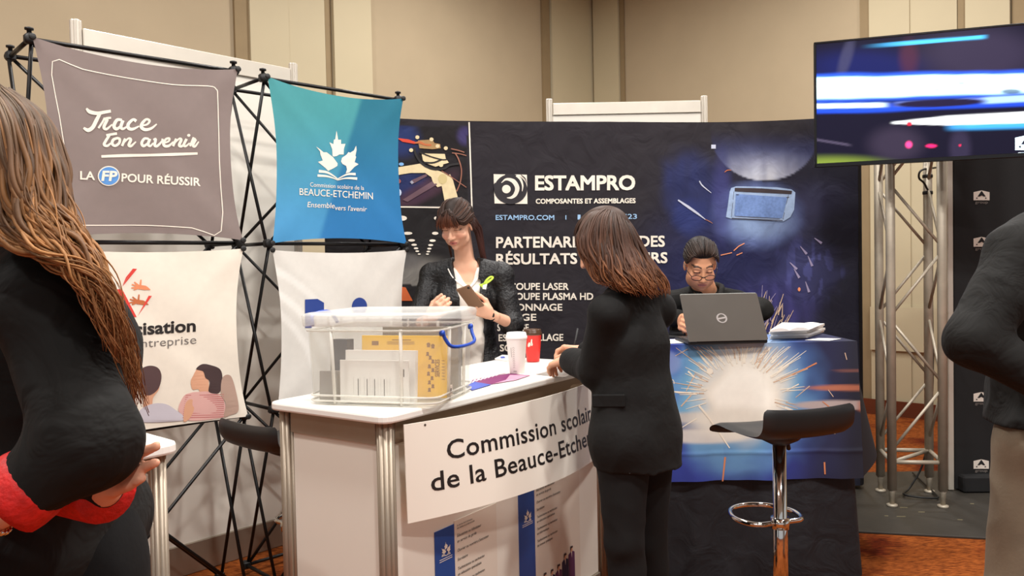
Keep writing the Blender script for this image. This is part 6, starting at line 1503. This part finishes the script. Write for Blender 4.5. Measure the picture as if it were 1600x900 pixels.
# ================================================================== 4. woman with folded arms close to the camera
def woman_near():
    fw = nrm(V3(-.93, .36, 0)); J = dict(fw=fw)
    J['hd'] = at(-38, 276, 1.16); H = head_frame(J['hd'], (-.90, .40, -.10)); J['nb'] = at(40, 405, 1.22)
    J['shL'] = at(68, 470, 1.08); J['shR'] = at(10, 450, 1.44); J['che'] = at(60, 540, 1.28)
    J['elL'] = at(142, 686, 1.02); J['wrL'] = at(-10, 800, .99); J['elR'] = at(-120, 720, 1.30); J['wrR'] = at(160, 764, 1.07)
    c = at(75, 860, 1.28); J['hipL'] = c + V3(.0, -.09, 0); J['hipR'] = c + V3(.0, .09, 0)
    for s, y in (('L', -.09), ('R', .09)):
        J['kn' + s] = V3(c[0] - .02, c[1] + y, .48); J['an' + s] = V3(c[0], c[1] + y, .09)
    lo, hi = bounds(J, .25); F = Field(lo, hi, .0045)
    head(F, H, 1.0); F.cap(J['hd'] - H[3] * .06 - H[2] * .03, J['nb'], .048, .054, .02); torso(F, J, -.014)
    arm(F, J, 'L', -.004); arm(F, J, 'R', -.004)
    for s in 'LR': leg(F, J, s)
    hand(F, J['wrL'], V3(-.10, .02, -.04), V3(.2, .8, -.4), -1, (.4, .4, .3))
    # the far hand comes through under the near elbow, fingers fanned
    wr = at(156, 757, 1.06)
    for i, (x0, y0, x1, y1, x2, y2) in enumerate(((178, 736, 212, 711, 245, 697), (180, 751, 212, 736, 243, 723), (180, 766, 200, 758, 221, 748))):
        p0, p1, p2 = at(x0, y0, 1.05), at(x1, y1, 1.04), at(x2, y2, 1.03); F.cap(wr, p0, .014, .0095, .008); F.cap(p0, p1, .0088, .0080, .003); F.cap(p1, p2, .0080, .0062, .003)
    F.cap(J['wrR'], wr, .024, .022, .012)
    w = F.build('person', m_skin, None, skin_col(H, (226, 166, 136), (190, 104, 98), (60, 38, 28)), label='woman with long wavy brown hair in black knit standing with folded arms', cat='person', origin=(c[0], c[1], 0))
    # black sweater
    F = Field(lo, hi, .0055); torso(F, J, .016, chest=.12, waist=.105)
    F.cap(J['shL'] + V3(-.01, .02, .0), J['elL'] + V3(.0, 0, 0), .066, .060, .03); e = J['elL'] + (J['wrL'] - J['elL']) * .62; F.cap(J['elL'], e, .056, .046, .03)
    F.cap(J['shR'], J['elR'], .060, .055, .03); e2 = J['elR'] + (J['wrR'] - J['elR']) * .97; F.cap(J['elR'], e2, .052, .036, .03)
    F.cap(J['nb'] - V3(0, 0, .02), J['nb'] + V3(-.012, 0, .035), .062, .060, .02)
    F.folds(.007, 22, 4); F.cut((0, 0, J['hipL'][2] - .02), (0, 0, -1))
    F.build('sweater', m_blk2, w)
    # long black skirt
    F = Field(lo, hi, .007); top_ = c + V3(.0, 0, .10)
    F.cap(top_, c - V3(0, 0, .02), .105, .135, .05, flat=(lateral(J), 1.2)); F.cap(c - V3(0, 0, .02), V3(c[0], c[1], .42), .140, .20, .05, flat=(lateral(J), 1.15)); F.folds(.007, 14, 9, (1, 1, .2)); F.cut((0, 0, .40), (0, 0, -1)); F.build('skirt', mat('black_skirt', (11, 10, 10), .9, var=.1, bump=.2, bscale=60, spec=.2), w); shoes(J, w)
    # red lace cuffs
    m_redl = mat('red_lace', (206, 30, 26), .6, var=.25, vscale=90, bump=.6, bscale=140, bdist=.003)
    b = MB(m_redl); d = nrm(J['wrL'] - J['elL']); p = e - d * .012
    b.tube([p, p + d * .014, p + d * .032, p + d * .044], [.047, .050, .051, .050], 24); b.build('cuff', w, label='red lace cuff of the near sleeve')
    b = MB(m_redl); d2 = nrm(J['wrR'] - J['elR']); p2 = e2 - d2 * .02; b.tube([p2 - d2 * .08, p2 - d2 * .03, p2, p2 + d2 * .035, p2 + d2 * .045], [.042, .044, .045, .046, .044], 24); b.build('cuff', w, label='red lace cuff of the far sleeve')
    b = MB(m_chrome); bp_ = J['wrL'] + nrm(J['wrL'] - J['elL']) * .004; a1 = nrm(np.cross(d, V3(0, 0, 1))); a2 = np.cross(d, a1)
    for t in np.linspace(0, 2 * math.pi, 22, endpoint=False): b.lathe(bp_ + (a1 * math.cos(t) + a2 * math.sin(t)) * .029, [(.0025, -.004), (.0042, -.002), (.0042, .002), (.0025, .004)], 8, ax=(a1, a2, d))
    b.build('bracelet', w)
    # hair
    b = MB(m_hair); c_, r_, f, u = H
    def hp(x, y, z): return c_ + (r_ * x + f * y + u * z)
    cp = Field(c_ - .3, c_ + .3, .006); cp.ell(hp(0, -.022, .034), (.082, .102, .088), (r_, f, u), .01); cp.cap(hp(0, -.04, .0), J['nb'] + V3(.0, 0, .0), .080, .062, .03); cp.boxcut(hp(0, .13, -.05), (.07, .09, .13), (r_, f, u), .02)
    Vt, Q = cp.mesh(); b.add(Vt, Q.tolist(), True, np.tile(s2l((48, 33, 24)), (len(Vt), 1)))
    cols = ((96, 76, 56), (92, 68, 48), (104, 74, 48), (138, 98, 60), (152, 106, 62), (128, 88, 54), (124, 80, 46))
    G = [[at(-70, 150, 1.08), at(-75, 220, 1.03), at(-60, 300, 1.02), at(-30, 350, 1.00), at(20, 376, .99), at(80, 400, .98), at(130, 440, .985), at(160, 500, .99)],
         [at(-40, 142, 1.08), at(-35, 210, 1.02), at(-25, 290, 1.00), at(0, 345, .99), at(55, 380, .98), at(115, 415, .98), at(155, 470, .99), at(185, 560, 1.01)],
         [at(-15, 139, 1.09), at(10, 190, 1.02), at(25, 260, 1.00), at(42, 325, .99), at(85, 372, .985), at(135, 420, .99), at(172, 490, 1.01), at(205, 600, 1.05)],
         [at(0, 139, 1.11), at(45, 180, 1.04), at(62, 250, 1.02), at(75, 320, 1.01), at(108, 372, 1.01), at(150, 430, 1.02), at(186, 510, 1.05), at(215, 630, 1.10)],
         [at(10, 142, 1.14), at(68, 190, 1.09), at(88, 255, 1.07), at(97, 320, 1.06), at(122, 375, 1.06), at(160, 440, 1.08), at(196, 530, 1.11), at(224, 650, 1.15)],
         [at(12, 145, 1.18), at(75, 195, 1.16), at(98, 260, 1.15), at(104, 325, 1.14), at(126, 380, 1.14), at(165, 450, 1.16), at(200, 540, 1.18), at(226, 640, 1.20)],
         [at(5, 148, 1.24), at(70, 200, 1.25), at(98, 265, 1.25), at(106, 330, 1.24), at(128, 385, 1.24), at(165, 455, 1.25), at(196, 540, 1.25), at(220, 620, 1.25)]]
    hair_sheet(b, G, 1050, .0030, .016, cols, 51, .011, 19, (0, .05), (.62, 1), 40, centre=J['hd'] + V3(.03, .06, -.15))
    hair_sheet(b, G[2:], 240, .0014, .026, cols, 52, .014, 15, (0, .2), (.55, 1), 36, centre=J['hd'] + V3(.03, .06, -.15))
    b.build('hair', w)
woman_near()

# ================================================================== 5. man at the right edge, seen from behind his arm
def man_right():
    fw = nrm(V3(.87, -.49, 0)); J = dict(fw=fw)
    J['hd'] = at(1700, 252, 2.24); H = head_frame(J['hd'], (.87, -.40, -.15)); J['nb'] = at(1658, 330, 2.27)
    J['shR'] = at(1600, 400, 2.11); J['shL'] = at(1668, 388, 2.42); J['che'] = at(1648, 470, 2.28)
    J['elR'] = at(1520, 530, 2.06); J['wrR'] = at(1655, 610, 2.02); J['elL'] = at(1735, 540, 2.42); J['wrL'] = at(1690, 585, 2.16)
    J['hipR'] = at(1622, 702, 2.20); J['hipL'] = at(1626, 702, 2.38); c = (J['hipR'] + J['hipL']) / 2
    J['knR'] = at(1596, 930, 2.18); J['knL'] = at(1612, 920, 2.36); J['knR'][2] = J['knL'][2] = .50
    J['anR'] = V3(J['knR'][0] - .03, J['knR'][1], .09); J['anL'] = V3(J['knL'][0] - .02, J['knL'][1], .09)
    lo, hi = bounds(J, .26); F = Field(lo, hi, .0055)
    head(F, H, 1.05); F.cap(J['hd'] - H[3] * .06 - H[2] * .03, J['nb'], .058, .064, .02); torso(F, J, -.01)
    for s in 'LR': arm(F, J, s); leg(F, J, s)
    hand(F, J['wrR'], V3(.09, -.02, -.02), V3(0, 1, 0), 1, (.4, .4, .3), sc=1.05); hand(F, J['wrL'], V3(-.08, -.05, .02), V3(0, -.3, -1), -1, (.4, .5, .3), sc=1.05)
    w = F.build('person', m_skin, None, skin_col(H, (214, 158, 124), (170, 96, 84), (50, 36, 30)), label='man in black sweater and faded grey trousers by the logo stand', cat='person', origin=(c[0], c[1], 0))
    F = Field(lo, hi, .0058); torso(F, J, .02, chest=.125, waist=.115, hip=.11)
    F.cap(J['shR'], J['elR'], .085, .064, .04); F.cap(J['shR'] + V3(.05, .02, .04), J['shR'], .08, .08, .05); F.cap(J['elR'], J['elR'] + (J['wrR'] - J['elR']) * .9, .066, .050, .03); arm(F, J, 'L', .022, .9)
    hem = float(at(1600, 668, 2.16)[2]); F.cap(J['che'] - V3(0, 0, .1), V3(c[0], c[1], hem - .05), .125, .112, .05, flat=(lateral(J), 1.25)); F.folds(.009, 20, 12); F.cut((0, 0, hem), (0, 0, -1)); F.build('sweater', m_blk2, w)
    F = Field(lo, hi, .0065)
    for s in 'LR': leg(F, J, s, .02, r=(.088, .070, .066, .052), down=1.0)
    torso(F, J, .008, hip=.10); F.cut((0, 0, hem + .05), (0, 0, 1)); F.cut((0, 0, .045), (0, 0, -1)); F.folds(.009, 16, 13); F.build('trousers', mat('faded_grey_denim', (116, 104, 86), .9, var=.22, vscale=7, bump=.3, bscale=120, bdist=.002), w); shoes(J, w)
    b = MB(mat('brown_belt', (74, 56, 40), .5)); 
    b = MB(m_hair); cp = Field(J['hd'] - .2, J['hd'] + .2, .006); c_, r_, f, u = H
    cp.ell(c_ - f * .024 + u * .046, (.085, .104, .09), (r_, f, u), .01); cp.boxcut(c_ + f * .10 - u * .05, (.075, .09, .11), (r_, f, u), .015); cp.boxcut(c_ - u * .13, (.13, .16, .085), (r_, f, u), .015)
    Vt, Q = cp.mesh(); b.add(Vt, Q.tolist(), True, np.tile(s2l((52, 38, 30)), (len(Vt), 1))); b.build('hair', w)
man_right()
